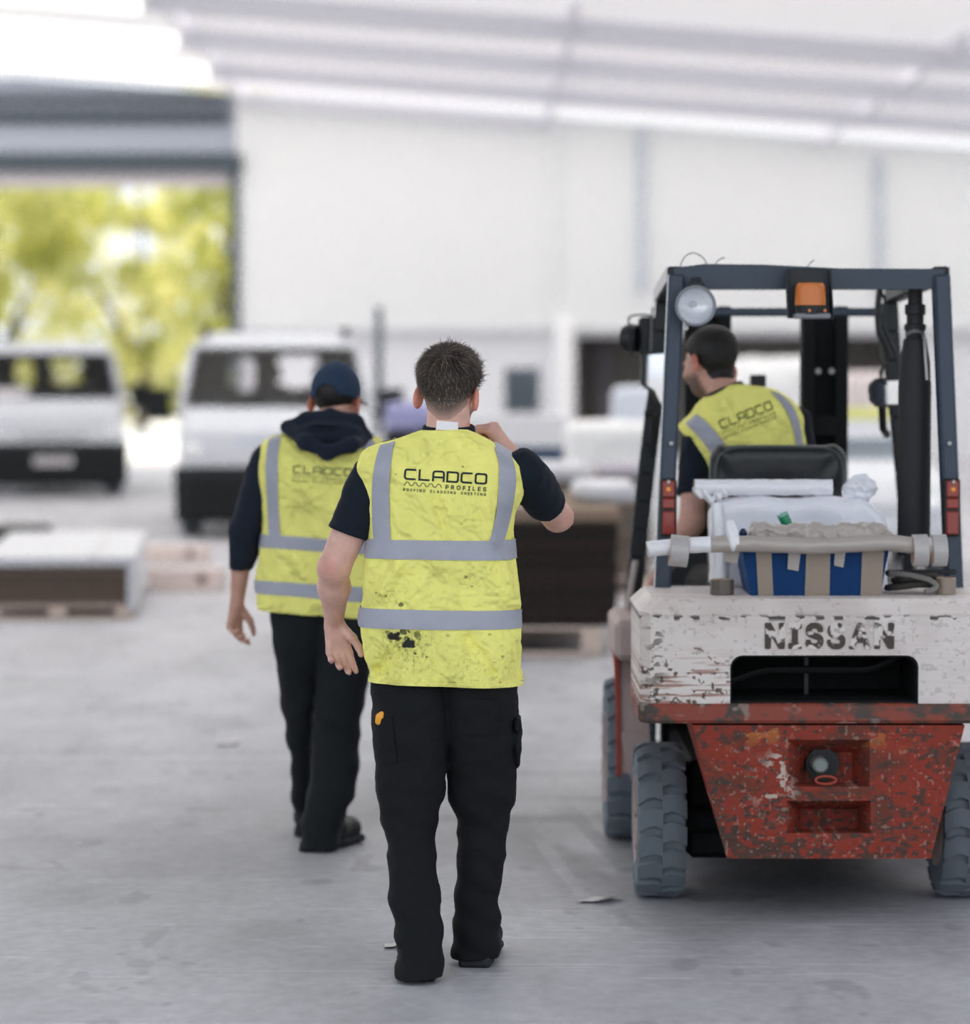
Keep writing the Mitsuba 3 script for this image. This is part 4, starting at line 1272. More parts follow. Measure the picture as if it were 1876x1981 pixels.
# ------------------------------------------------------------------ the truck driver, leaning out of his seat
def driver():
    Y = 10.75
    K = thing('person', 'man with cropped black hair sitting in the forklift, leaning sideways', 'person', 'workers in yellow vests')
    P = lambda x, y, d=0.0: at(x, y, Y + d)
    hc, hR = at(1374, 702, 10.80), head_frame(38, -20, 10)
    rows = px_rows([(1160, 1400, 1530, -.14, .12), (1060, 1392, 1540, -.14, .12), (1000, 1384, 1550, -.13, .12), (930, 1368, 1556, -.13, .12), (890, 1350, 1557, -.13, .12), (850, 1320, 1557, -.13, .11), (825, 1311, 1557, -.13, .10), (800, 1334, 1553, -.12, .09),
                    (780, 1352, 1538, -.105, .08), (762, 1370, 1512, -.095, .07), (750, 1388, 1482, -.085, .06), (741, 1402, 1432, -.06, .05)], Y)
    torso = Loft(rows, 2.5)
    line = lambda p, a, b: None

    def vest(p):
        d = torso(p) + folds(p, 0.008, 6, 4, 53) + folds(p, 0.003, 15, 12, 54)
        a, b = P(1311, 822), P(1378, 915)                     # the arm hole, cut on the slant
        n = np.array([(b - a)[2], 0, -(b - a)[0]])
        n /= np.linalg.norm(n)
        if n[0] < 0:
            n = -n
        d = np.maximum(d, -((p - a) @ n) - 0.004)
        return np.maximum(d, at(0, 1060, Y)[2] - p[:, 2])

    V = add(K + '__vest', nets(vest, (at(1300, 0, Y)[0], Y - .2, at(0, 1070, Y)[2]), (at(1575, 0, Y)[0], Y + .18, at(0, 730, Y)[2]), 0.0065), M_VEST, True, label='yellow vest with a crumpled company print')
    add(V + '__reflective_strip', back_strip(vest, [(1323, 818), (1345, 842), (1368, 872), (1385, 900)], [(1345, 800), (1368, 822), (1392, 852), (1412, 885)], Y, 24, 6), M_TAPE, True)
    add(V + '__reflective_strip', back_strip(vest, [(1484, 756), (1512, 790), (1527, 825), (1536, 870)], [(1503, 760), (1530, 786), (1543, 822), (1550, 870)], Y, 24, 6), M_TAPE, True)
    a, b = P(1394, 829, -.12), P(1496, 790, -.12)
    u = b - a
    u[1] = 0
    add(V + '__lettering', decal(vest, wordmark(), a, u, np.array([-u[2], 0, u[0]]) * 1.25, Y, size=0.01), mat('vest_print_olive', (74, 80, 36), 0.7, 0.2), False, label='crumpled printed company mark')
    SL, EL, WL = P(1352, 838), at(1338, 1012, 10.66), at(1266, 1128, 10.92)
    SR, ER, WR = P(1535, 815), at(1556, 950, 10.90), at(1490, 985, 11.12)

    def body(p):
        d = smin(chain(p, [SL, EL, EL + (WL - EL) * .3, WL], (.055, .044, .042, .026), .02), chain(p, [SR, ER, ER + (WR - ER) * .3, WR], (.055, .042, .040, .026), .02), .005)
        d = np.minimum(d, torso(p) + 0.03)
        d = smin(d, cone(p, P(1405, 775, .0), at(1385, 725, 10.80), .064, .056), .02)
        d = smin(d, near_head(p, hc, hR), 0.014)
        d = smin(d, hand_sdf(p, WL, at(1252, 1158, 10.93) - WL, (.2, .9, .3), (-.8, -.2, .5), (35, 45, 30), 3, 0, .95), .012)
        d = smin(d, hand_sdf(p, WR, (-.5, .8, .1), (-.4, 0, .9), (.5, .3, .8), (45, 55, 35), 3, 0, .95), .012)
        return d

    bm = nets(body, (at(1230, 0, Y)[0], Y - .24, at(0, 1190, Y)[2]), (at(1590, 0, Y)[0], Y + .56, at(0, 625, Y)[2]), 0.0055)
    scene[K] = mikit.ply(bm, 'material_skin', True, color=skin_colors(np.array(bm.vertices), (190, 146, 130), hc, hR, (64, 50, 44), (30, 26, 24), [(hc + hR @ np.array([-.085, -.01, -.01]), .025, .8)]))

    def hair(p):
        q = (p - hc) @ hR
        d = smin(ell(q, (0, -0.012, 0.028), (0.076, 0.096, 0.088)), cone(p, P(1405, 775, .0), at(1385, 725, 10.80), .064, .056), .02) - 0.004 - 0.010 * np.clip((q[:, 2] + 0.01) / 0.08, 0, 1)
        low = -0.078 + 0.045 * np.clip((np.abs(q[:, 0]) - 0.035) / 0.04, 0, 1) + 0.055 * np.clip((q[:, 1] + 0.030) / 0.05, 0, 1) + 0.10 * np.clip((q[:, 1] - 0.02) / 0.05, 0, 1)
        return np.maximum(d, low - q[:, 2]) + 0.003 * (meshkit.fbm(q * 60, 2, 3) - .5)

    hm = nets(hair, hc - 0.15, hc + 0.16, 0.005)
    add(K + '__hair', hm, 'material_hair', True, color=np.tile(lin((25, 23, 22)), (len(hm.vertices), 1)), label='cropped black hair')

    def shirt(p):
        d = torso(p) + 0.012
        for S, E, W, k in ((SL, EL, WL, .70), (SR, ER, WR, .85)):
            ax = (E - S) / np.linalg.norm(E - S)
            c = cone(p, S, E, .064, .056) + folds(p, 0.006, 12, 12, 61)
            d = smin(d, np.maximum(c, (p - (S + (E - S) * k)) @ ax), .012)
        nc, ax = P(1402, 763, .01), np.array([-.38, .10, .92])
        ax /= np.linalg.norm(ax)
        q = p - nc
        h = q @ ax
        rr = np.linalg.norm(q - h[:, None] * ax, axis=1)
        return np.minimum(d, np.maximum(np.abs(rr - (.069 - .1 * h)) - .006, np.abs(h) - .022))

    add(K + '__shirt', nets(shirt, (at(1290, 0, Y)[0], Y - .24, at(0, 1150, Y)[2]), (at(1590, 0, Y)[0], Y + .3, at(0, 725, Y)[2]), 0.0065), M_NAVY, True, label='black short-sleeved shirt')
    hips = P(1465, 1140, .02)
    def trousers(p):
        d = sbx(p, hips + (-.17, -.13, -.09), hips + (.17, .14, .10), .08)
        for s in (-1, 1):
            kn = np.array([hips[0] + .15 * s, Y + .46, 0.93])
            an = np.array([hips[0] + .16 * s, Y + .60, 0.50])
            d = smin(d, chain(p, [hips + (.09 * s, 0, 0), kn, an], (.085, .068, .055), .03), .03)
        return d + folds(p, 0.006, 9, 9, 71)
    add(K + '__trousers', nets(trousers, (hips[0] - .28, Y - .2, .42), (hips[0] + .30, Y + .72, hips[2] + .16), 0.008), M_TROUSER, True, label='black trousers')
    for s in (-1, 1):
        heel = np.array([hips[0] + .16 * s, Y + .52, 0.432])
        bm = nets(lambda p: np.minimum(*boot_sdf(p, heel, 0)), heel + (-.1, -.05, -.02), heel + (.1, .34, .24), 0.007)
        add(K + '__boot', bm, M_BOOT, True)


driver()
# ------------------------------------------------------------------ the forklift
XC = 1.05                                        # its centre line


def chipped_white(p, n, uv):
    x, z = p.x, p.z
    base = mi.Color3f(*lin((212, 203, 198)))
    tone = fbm(x * 4, z * 5, p.y * 4, 3)
    c = mix(base, C3((188, 176, 171)), 0.7 * sstep(0.45, 0.75, tone))
    # scraped rusty patch low on the corner, horizontal drags
    zone = sstep(0.86, 0.76, z) * sstep(0.90, 0.62, x)
    drag = sstep(0.52, 0.66, fbm(x * 9, z * 130, 2.0, 3)) * (0.25 + 0.95 * zone)
    c = mix(c, C3((146, 104, 90)), dr.clip(drag * (0.30 + zone) * 0.8, 0, 0.85))
    blot = sstep(0.64, 0.70, fbm(x * 70, z * 80, p.y * 40, 3)) * (0.22 + 0.9 * zone)
    c = mix(c, C3((70, 56, 48)), dr.clip(blot, 0, 0.9))
    # chips along the top edge and the corner
    edge = dr.exp(-dr.square((z - 0.946) / 0.009)) + 0.7 * dr.exp(-dr.square((x - 0.525) / 0.035)) * sstep(0.97, 0.93, z)
    chip = sstep(0.62, 0.68, fbm(x * 34, z * 70, 7.0, 3) + 0.13 * edge) * dr.clip(edge, 0, 1)
    c = mix(c, C3((52, 47, 44)), dr.clip(chip, 0, 0.95))
    # one long scratch
    t = (x - 0.640) / 0.100
    zz = 0.852 - 0.052 * t + 0.008 * dr.sin(t * 7)
    scr = dr.exp(-dr.square((z - zz) / 0.0035)) * sstep(-0.02, 0.04, t) * sstep(1.25, 1.0, t) * sstep(0.3, 0.5, noise(x * 90, z * 60, 3.0))
    return mix(c, C3((92, 60, 48)), dr.clip(scr * 0.9, 0, 1))


def rusty_red(p, n, uv):
    x, z = p.x, p.z
    a = fbm(x * 9, z * 14, p.y * 6, 4)
    c = mix(C3((134, 50, 36)), C3((104, 52, 41)), sstep(0.4, 0.65, a))
    b = fbm(x * 52, z * 84, p.y * 40, 4)
    low = sstep(0.46, 0.20, z)
    c = mix(c, C3((62, 54, 48)), dr.clip(sstep(0.55, 0.70, b + 0.10 * low + 0.14 * sstep(0.40, 0.60, noise(x * 3, z * 5, 1.0)) * low) * 0.85, 0, 0.9))
    c = mix(c, C3((168, 100, 50)), 0.8 * sstep(0.66, 0.72, fbm(x * 14, z * 24, 5.0, 3)) * sstep(0.52, 0.60, z))
    pale = sstep(0.58, 0.68, fbm(x * 48, z * 48, 9.0, 3)) * (dr.exp(-(dr.square((x - 0.895) / 0.055) + dr.square((z - 0.425) / 0.060))) + dr.exp(-(dr.square((x - 0.905) / 0.03) + dr.square((z - 0.50) / 0.03))))
    c = mix(c, C3((184, 170, 158)), dr.clip(pale * 1.3, 0, 0.9))
    spot = sstep(0.72, 0.78, fbm(x * 90, z * 90, 3.0, 2))
    return mix(c, C3((166, 130, 116)), spot * 0.45)


def ledge_red(p, n, uv):
    b = fbm(p.x * 18, p.z * 30, p.y * 18, 4)
    c = mix(C3((132, 62, 48)), C3((70, 62, 56)), sstep(0.42, 0.60, b))
    return mix(c, C3((150, 130, 120)), 0.6 * sstep(0.62, 0.72, fbm(p.x * 30, p.z * 30, p.y * 30, 2)))


M_CW = proc_mat('chipped_white', chipped_white, 0.5, 0.4, bump=lambda p, n, uv: fbm(p.x * 40, p.z * 40, p.y * 40, 2), bump_scale=0.002)
M_RED = proc_mat('rusty_red', rusty_red, 0.7, 0.3, bump=lambda p, n, uv: fbm(p.x * 60, p.z * 60, p.y * 60, 3), bump_scale=0.003)
M_LEDGE = proc_mat('ledge_red', ledge_red, 0.6, 0.4)
M_GUARD = mat('guard_blue', (36, 52, 68), 0.4, 0.5)
M_GUARD_DARK = mat('guard_dark', (29, 36, 40), 0.5, 0.4)
M_PALE = mat('faded_paint', (170, 150, 146), 0.6, 0.3)
M_RED_PLAIN = mat('red_paint', (150, 62, 50), 0.6, 0.3)
M_VINYL = mat('black_vinyl', (30, 35, 37), 0.4, 0.45)
M_AMBER = mat('amber_lens', (196, 108, 42), 0.2, 0.5)
M_RED_LENS = mat('red_lens', (134, 40, 30), 0.2, 0.5)
M_MIRROR = mat('mirror', (225, 228, 235), 0.04, 0.5, 1.0)
M_SILVER = mat('reflector', (228, 230, 234), 0.25, 0.5, 0.6)


def boolean(op, *ms):
    return getattr(trimesh.boolean, op)(list(ms), engine='manifold')


def fork_truck():
    K = thing('forklift', 'old forklift with chipped white counterweight, rusty red tail and dark blue overhead guard', 'forklift')
    R = at
    lx = lambda px, y: float(at(px, 0, y)[0]) - XC
    mirror = lambda m: trimesh.Trimesh(np.array(m.vertices) * [-1, 1, 1] + [2 * XC, 0, 0], np.array(m.faces)[:, ::-1], process=False)

    def pair(name, m, matl, smooth=False, label=None):
        add(K + '__' + name, m, matl, smooth, label)
        add(K + '__' + name, mirror(m), matl, smooth, label)

    # counterweight: chamfered block, bevelled top, wide outlet in the back
    YB, hw = 9.50, 0.572
    zt, zs, zb = 1.003, 0.955, 0.682
    c = 0.030
    plan = lambda w, y0, y1, c: [(XC - w, y0 + c * 1.6), (XC - w + c, y0), (XC + w - c, y0), (XC + w, y0 + c * 1.6), (XC + w, y1), (XC - w, y1)]
    ring = lambda pl, z: [(x, y, z) for x, y in pl]
    blk = hull(ring(plan(hw, YB, 10.12, c), zs) + ring(plan(hw, YB, 10.12, c), zb))
    top = hull(ring(plan(hw + .004, YB - .004, 10.12, c), zs) + ring(plan(hw + .004, YB - .004, 10.12, c), zs + .008) + ring(plan(hw - .040, YB + .030, 10.10, c), zt))
    ox0, ox1, oz1 = at(1417, 0, YB)[0], at(1785, 0, YB)[0], at(0, 1268, YB)[2]
    hole = extrude(unary_union([rrect(ox0, zb - .1, ox1, oz1, .038)]), -0.5, (0, YB - .1, 0), (1, 0, 0), (0, 0, 1))
    CWT = add(K + '__counterweight', boolean('difference', boolean('union', blk, top), hole), M_CW, False, label='chipped white counterweight')
    duct = extrude(rrect(ox0 - .002, zb - .1, ox1 + .002, oz1 + .002, .038).difference(rrect(ox0 + .006, zb - .2, ox1 - .006, oz1 - .006, .036)), -0.38, (0, YB + .012, 0), (1, 0, 0), (0, 0, 1))
    add(K + '__outlet', cat(duct, box((ox0, YB + .39, zb), (ox1, YB + .40, oz1)), box((ox0 + .002, YB + .022, zb + .001), (ox1 - .002, YB + .39, zb + .006))), M_BLACK_MATT, label='black outlet')
    add(K + '__outlet__bar', tube(spline([(ox0 + .02, YB + .2, zb + .05), (ox0 + .15, YB + .2, zb + .085), (ox1 - .15, YB + .2, zb + .085), (ox1 - .03, YB + .2, zb + .13)], 20), .012, 8), M_BLACK, 40)
    add(K + '__outlet__bar', box((XC - .05, YB + .22, zb), (XC - .03, YB + .24, oz1), .004), M_BLACK)
    tp = text_poly('NISSAN', .070, .10)
    b = tp.bounds
    L0, L1 = at(1481, 1252, YB), at(1727, 1252, YB)
    tp = shapely.affinity.scale(shapely.affinity.translate(tp, -b[0], 0), (L1[0] - L0[0]) / (b[2] - b[0]), 1, origin=(0, 0)).buffer(0.003, join_style='mitre')
    def worn(p, n, uv):
        a = sstep(0.36, 0.50, fbm(p.x * 40, p.z * 40, 4.0, 3))
        return mix(C3((206, 198, 192)), C3((70, 64, 58)), a)
    add(CWT + '__lettering', extrude(tp, -0.006, (L0[0], YB - .005, L0[2]), (1, 0, 0), (0, 0, 1)), proc_mat('worn_letters', worn, 0.6, 0.3), label='worn raised maker name')
    # ledge and tail
    lz0, lz1 = 0.622, 0.682
    add(K + '__bumper', hull(ring(plan(hw + .006, YB - .018, 10.1, .022), lz1 - .006) + ring(plan(hw + .006, YB - .018, 10.1, .022), lz0 + .01) + ring(plan(hw - .004, YB - .010, 10.1, .022), lz1) + ring(plan(hw - .002, YB - .010, 10.1, .022), lz0)), M_LEDGE, label='scuffed red ledge')
    bo = at(1258, 1385, YB - .018)
    add(K + '__bumper__bolt', cyl(bo + (0, .002, 0), bo + (0, -.004, 0), .012, n=6), M_LEDGE)
    q = lambda px, py, y: at(px, py, y)
    t0, t1 = q(1340, 1403, YB), q(1866, 1403, YB)
    b0, b1 = q(1406, 1661, YB), q(1800, 1661, YB)
    tail = hull([t0, t1, b0, b1] + [v + (0, .55, 0) for v in (t0, t1)] + [v + (.02 * s, .30, 0) for v, s in ((b0, 1), (b1, -1))])
    for (x0, y0, x1, y1, dx, dy, dep, up) in ((1524, 1431, 1682, 1522, 34, 24, .13, 10), (1522, 1549, 1684, 1612, 26, 16, .16, 18)):
        o = [q(x0, y0, YB - .01), q(x1, y0, YB - .01), q(x1, y1, YB - .01), q(x0, y1, YB - .01)]
        o2 = [q(x0, y0, YB + .003), q(x1, y0, YB + .003), q(x1, y1, YB + .003), q(x0, y1, YB + .003)]
        i = [q(x0 + dx, y0 + dy, YB + dep), q(x1 - dx, y0 + dy, YB + dep), q(x1 - dx, y1 - 8, YB + dep), q(x0 + dx, y1 - 8, YB + dep)]
        tail = boolean('difference', tail, hull(o + o2 + i))
    TL = add(K + '__tail', tail, M_RED, label='rusty red tail with tow pockets')
    tc = q(1598, 1487, YB)
    add(TL + '__tow_socket', cyl(tc + (0, .105, 0), tc + (0, .128, 0), .052, n=28), M_BLACK, 40)
    pc = q(1588, 1482, YB)
    add(TL + '__tow_pin', lathe([(0, -.012), (.018, -.012), (.024, -.006), (.025, .09), (0, .09)], pc + (0, .02, 0), (0, 1, 0), 24), mat('pin_steel', (120, 126, 122), .45, .4, .4), 40)
    hc = q(1597, 1509, YB)
    loop = [hc + (.032 * math.cos(a) * (1 if abs(math.cos(a)) < .8 else 1), -.004, .012 * math.sin(a)) for a in np.linspace(0, 2 * PI, 24, endpoint=False)]
    add(TL + '__pin_handle', tube(loop, .0042, 8, closed=True), M_RED_PLAIN, 40)
    # body, engine cover, floor, steps
    add(K + '__chassis', cat(box((XC - .395, 10.02, .12), (XC + .395, 11.6, .44), .02), box((XC - .30, 9.9, .40), (XC + .30, 11.5, .66), .02)), M_BLACK_MATT)  # lower box widened and dropped to block light under the truck
    add(K + '__engine_cover', hull(ring(plan(.47, 10.14, 11.0, .03), .62) + ring(plan(.46, 10.16, 10.98, .03), .90) + ring(plan(.43, 10.19, 10.95, .03), .945)), mat('cover_grey', (96, 104, 106), .5, .4), label='grey engine cover')
    add(K + '__footwell', box((XC - .54, 10.98, .50), (XC + .54, 11.45, .62), .015), M_PALE)
    for s, nm in ((-1, 'step'), (1, 'step')):
        pr = [(10.78, .30), (10.80, .42), (10.86, .56), (10.96, .66), (11.10, .70), (11.26, .71), (11.26, .68), (11.10, .67), (10.98, .63), (10.89, .54), (10.83, .42), (10.81, .30)]
        x0 = XC + s * .50 if s < 0 else XC + .41
        m = extrude(Polygon(pr), .10, (XC + (-.575 if s < 0 else .475), 0, 0), (0, 1, 0), (0, 0, 1))
        add(K + '__mudguard', m, M_PALE, 30, label='pinkish faded mudguard')
        if s < 0:
            add(K + '__mudguard', hull([(XC - x, yy, z) for x, yy, z in ((.575, 10.79, .44), (.475, 10.79, .44), (.575, 10.82, .44), (.475, 10.82, .44), (.56, 10.77, .34), (.475, 10.77, .34), (.505, 10.76, .17), (.475, 10.76, .17), (.505, 10.785, .17), (.475, 10.785, .17))]), M_PALE)
        rim = extrude(LineString(pr[:6]).buffer(.012), .016, (XC + (-.592 if s < 0 else .576), 0, 0), (0, 1, 0), (0, 0, 1))
        add(K + '__mudguard_rim', rim, M_RED_PLAIN, 30)
        add(K + '__side_step', box((XC + s * .60, 10.72, .70), (XC + s * .46, 11.35, .84), .02), M_PALE)
    # wheels
    def wheel(cx, cy, r, w, rows, hubmat):
        wk = unique(K + '__wheel')
        labels[wk] = {}
        rr = r - .016
        prof = [(r * .55, -w / 2 + .01), (rr - .03, -w / 2), (rr - .008, -w / 2 + .006), (rr, -w / 2 + .02), (rr, w / 2 - .02), (rr - .008, w / 2 - .006), (rr - .03, w / 2), (r * .55, w / 2 - .01)]
        ms = [lathe(prof, (cx, cy, r), (1, 0, 0), 56)]
        n, pitch = rows, 2 * PI / rows
        for side in (-1, 1):
            for k in range(n):
                a0 = (k + (.5 if side > 0 else 0)) * pitch
                xs = np.array([-.006, .18, .34, .50]) * w * side
                if side < 0:
                    xs = np.array([.006, -.18, -.34, -.50]) * w
                off = np.array([0, .10, .02, -.14]) * pitch
                v, f = [], []
                for j, x in enumerate(xs):
                    for a in (a0 + off[j], a0 + off[j] + .74 * pitch):
                        for q_, ins in ((rr - .004, 0), (r - (.012 if j == 3 else 0), .05 * pitch)):
                            aa = a + (ins if a == a0 + off[j] else -ins)
                            v.append((cx + x, cy - q_ * math.cos(aa), r + q_ * math.sin(aa)))
                for j in range(3):
                    b_, d_ = 4 * j, 4 * (j + 1)
                    for e, g in ((0, 1), (1, 3), (3, 2), (2, 0)):
                        f += [(b_ + e, b_ + g, d_ + g), (b_ + e, d_ + g, d_ + e)]
                f += [(0, 2, 3), (0, 3, 1), (12, 13, 15), (12, 15, 14)]
                m = trimesh.Trimesh(v, f, process=False)
                m.fix_normals()
                ms.append(m)
        add(wk + '__tyre', cat(ms), M_RUBBER, 35)
        s = -1 if cx < XC else 1
        hub = lathe([(0, .02), (r * .30, .02), (r * .32, 0), (r * .46, -.006), (r * .55, .028), (r * .57, .030), (r * .57, .010), (r * .60, .006), (r * .60, -w * .8), (0, -w * .8)], (cx + s * (w / 2 - .03), cy, r), (s, 0, 0), 36)
        add(wk + '__hub', hub, hubmat, 40)
        for k in range(5):
            a = 2 * PI * k / 5
            p0 = np.array([cx + s * (w / 2 - .02), cy + math.cos(a) * r * .4, r + math.sin(a) * r * .4])
            add(wk + '__wheel_nut', cyl(p0, p0 + (s * .016, 0, 0), .010, n=6), M_STEEL)
    wheel(XC - .486, 10.02, .250, .155, 17, M_PALE)
    wheel(XC + .486, 10.02, .250, .155, 17, M_PALE)
    wheel(XC - .525, 11.30, .292, .175, 19, M_PALE)
    wheel(XC + .525, 11.30, .292, .175, 19, M_PALE)
    add(K + '__axle', cyl((XC - .44, 10.02, .25), (XC + .44, 10.02, .25), .045), M_BLACK_MATT, 40)
    add(K + '__axle', cyl((XC - .46, 11.3, .29), (XC + .46, 11.3, .29), .06), M_BLACK_MATT, 40)
    # overhead guard
    rp0, rp1 = q(1308, 532, 10.10), q(1279, 1180, 10.06)
    pair('rear_post', bar(rp0, rp1, .052, .085, (0, 1, 0), .008), M_GUARD)
    pair('rear_post_edge', bar(rp0 + (-.027, -.020, 0), rp1 + (-.027, -.020, 0), .004, .030, (0, 1, 0), .001), mat('lit_edge_grey', (196, 196, 196), .5, .4))  # pale strip paints in the lit outer face of the post
    bb = q(1298, 858, 10.015)
    pair('post_bolt', lathe([(0, 0), (.008, 0), (.007, .006), (0, .007)], bb, (0, -1, 0), 10), M_STEEL, 40)
    fp = spline([q(1284, 585, 11.20), q(1276, 700, 11.20), q(1256, 860, 11.22), q(1234, 1060, 11.26), q(1214, 1290, 11.30)], 14)
    fpost = cat([bar(fp[i], fp[i + 1] + (fp[i + 1] - fp[i]) * .03, .060, .05, (0, 1, 0), .006) for i in range(13)])
    pair('front_post', fpost, M_GUARD_DARK)
    gr = spline([q(1229, 1085, 11.18), q(1212, 1190, 11.20), q(1196, 1292, 11.22)], 8)
    pair('grab_rail', tube(gr, .012, 8), mat('rail_pale', (176, 164, 160), .5, .4), 40)
    sr0, sr1 = q(1306, 530, 10.10), q(1279, 572, 11.20)
    pair('side_rail', bar(sr0, sr1, .05, .05, r=.006), M_GUARD_DARK)
    pair('side_rail_edge', bar(sr0 + (-.027, 0, 0), sr1 + (-.027, 0, 0), .004, .048, r=.001), mat('pale_rail_edge', (190, 186, 186), .5, .4))  # pale strip along the outer face of the rail
    xr = rp0[0] - .03
    z0, z1 = at(0, 559, 10.1)[2], at(0, 517, 10.1)[2]
    crown = [(xr + .02, z0), (2 * XC - xr - .02, z0), (2 * XC - xr - .02, z1 - .006), (XC + .1, z1 - .004), (XC - .15, z1 + .008), (xr + .12, z1 + .010), (xr + .02, z1 - .002)]
    add(K + '__roof_bar', extrude(Polygon([(x, z) for x, z in crown]).buffer(-.004).buffer(.004), -.05, (0, 10.08, 0), (1, 0, 0), (0, 0, 1)), M_GUARD)
    for yb in (10.19, 10.30, 10.41):
        zz = z0 + .006
        add(K + '__roof_bar', box((xr + .02, yb, zz), (2 * XC - xr - .02, yb + .04, zz + .05), .006), M_GUARD_DARK)
    f0, f1 = q(1290, 612, 11.20), q(1290, 596, 11.20)
    add(K + '__roof_bar', box((f0[0], 11.17, f0[2]), (2 * XC - f0[0], 11.23, f1[2]), .006), M_GUARD)
    # beacon with its bracket
    bk = q(1567, 0, 9.99)
    px9 = lambda px: float(at(px, 0, 9.99)[0])
    pz9 = lambda py: float(at(0, py, 9.99)[2])
    BK = add(K + '__beacon_bracket', cat(box((px9(1526), 10.0, pz9(616)), (px9(1610), 10.01, pz9(520)), .003),
                                         bar((px9(1523), 9.985, pz9(520)), (px9(1527), 9.985, pz9(614)), .006, .04, (0, 1, 0), .002), bar((px9(1607), 9.985, pz9(520)), (px9(1613), 9.985, pz9(618)), .006, .04, (0, 1, 0), .002)), M_GUARD_DARK)
    BC = add(K + '__beacon', lathe([(0, pz9(607) - pz9(592)), (.048, pz9(607) - pz9(592)), (.050, 0.0), (.0, 0.0)], (px9(1567), 9.945, pz9(592)), n=32), M_BLACK, 40)
    add(BC + '__lens', lathe([(.0, 0), (.049, 0), (.0495, .012), (.047, pz9(556) - pz9(592)), (.041, pz9(549) - pz9(592)), (0, pz9(548) - pz9(592))], (px9(1567), 9.945, pz9(592) + .001), n=36), M_AMBER, 40, label='amber beacon lens')
    add(BC + '__base', box((px9(1536), 9.90, pz9(617)), (px9(1604), 9.995, pz9(607)), .004), M_GREY)
    for px in (1562, 1592):
        add(BC + '__screw', cyl((px9(px), 9.893, pz9(602)), (px9(px), 9.885, pz9(602)), .005, n=10), M_AMBER)
    # work lamp
    lc = at(1345, 592, 9.96)
    WL_ = add(K + '__work_lamp', lathe([(.0, .085), (.030, .080), (.052, .045), (.062, .012), (.0645, 0), (.0645, -.008), (.060, -.012), (.056, -.006), (.056, .0)], lc, (0, 1, 0), 40), M_BLACK, 40, label='round work lamp')
    add(WL_ + '__bezel', lathe([(.0645, -.004), (.066, -.010), (.063, -.016), (.057, -.014), (.056, -.006)], lc, (0, 1, 0), 40), M_GREY, 40)
    add(WL_ + '__reflector', lathe([(.056, -.004), (.050, .008), (.036, .020), (.018, .028), (.0, .030)], lc, (0, 1, 0), 40), M_SILVER, True)
    add(WL_ + '__bulb', lathe([(0, -.004), (.006, -.003), (.010, .004), (.010, .026), (0, .028)], lc + (-.004, .0, .006), (0, 1, 0), 20), mat('bulb', (150, 156, 166), .2, .5), True)
    add(WL_ + '__lens', lathe([(.057, -.010), (.045, -.017), (.025, -.022), (0, -.024)], lc, (0, 1, 0), 40), M_GLASS, True)
    add(WL_ + '__arm', cat(bar(lc + (0, .05, .05), lc + (.01, .1, .09), .03, .02), box(lc + (-.015, .03, .062), lc + (.03, .06, .078), .003)), M_GUARD_DARK)
    wl2 = at(1325, 634, 10.0)
    add(WL_ + '__wing_nut', cyl(wl2, wl2 + (0, -.02, 0), .010, n=8), M_STEEL)
    # tail lamps
    for s in (0, 1):
        h = cat(box(at(1277, 1038, 10.0) + (0, 0, 0), at(1309, 926, 10.0) + (0, .045, 0), .006))
        mm = mirror if s else (lambda m: m)
        TK = add(K + '__tail_lamp', mm(h), M_BLACK, label='tail lamp with amber and red lenses')
        y_ = 9.995
        for a, b_, ml in ((930, 962, M_AMBER if False else M_RED_LENS), (964, 984, M_RED_LENS), (989, 1034, M_RED_LENS)):
            add(TK + '__lens', mm(box(at(1281, b_, y_) + (0, -.006, 0), at(1305, a, y_) + (0, .01, 0), .004)), ml)
        am = at(1293, 947, y_ - .008)
        add(TK + '__bulb', mm(lathe([(0, -.004), (.006, -.003), (.009, .003), (0, .004)], am, (0, 1, 0), 14)), mat('amber_bulb', (236, 150, 60), .3, .5), 40)
        sc = at(1293, 932, y_ - .012)
        add(TK + '__screw', mm(cyl(sc, sc + (0, -.003, 0), .006, n=10)), M_STEEL)
    # mirrors
    def mirror_part(quad, y, frame=.012):
        pts = [at(a, b, y) for a, b in quad]
        c = np.mean(pts, 0)
        pl = Polygon([(p[0], p[2]) for p in pts]).buffer(-.012).buffer(.012)
        MK = add(K + '__mirror', extrude(pl.buffer(frame), -.05, (0, y, 0), (1, 0, 0), (0, 0, 1)), M_BLACK, 30, label='rear-view mirror in a black shell')
        add(MK + '__mirror_glass', extrude(pl, -.004, (0, y - .003, 0), (1, 0, 0), (0, 0, 1)), M_MIRROR)
        return MK
    MK = mirror_part([(1247, 687), (1290, 684), (1290, 792), (1278, 780), (1266, 755), (1246, 742)], 11.10)
    add(MK + '__arm', tube(spline([at(1246, 800, 11.15), at(1262, 800, 11.15), at(1262, 870, 11.2), at(1256, 900, 11.22)], 10), .012, 8), M_BLACK, 40)
    MR = mirror_part([(1688, 748), (1698, 738), (1742, 736), (1742, 782), (1700, 782), (1690, 772)], 10.95)
    add(MR + '__arm', tube([at(1706, 785, 11.0), at(1708, 830, 11.05), at(1715, 840, 11.15)], .014, 8), M_BLACK, 40)
    # front lamp box with its wire cage
    FL = add(K + '__front_lamp', box(at(1236, 688, 11.25), at(1278, 613, 11.25) + (0, .10, 0), .01), M_BLACK)
    add(FL + '__shell', lathe([(0, 0), (.05, .004), (.055, .03), (.045, .06), (0, .07)], at(1236, 655, 11.28), (-1, .4, 0), 24), M_BLACK, 40)
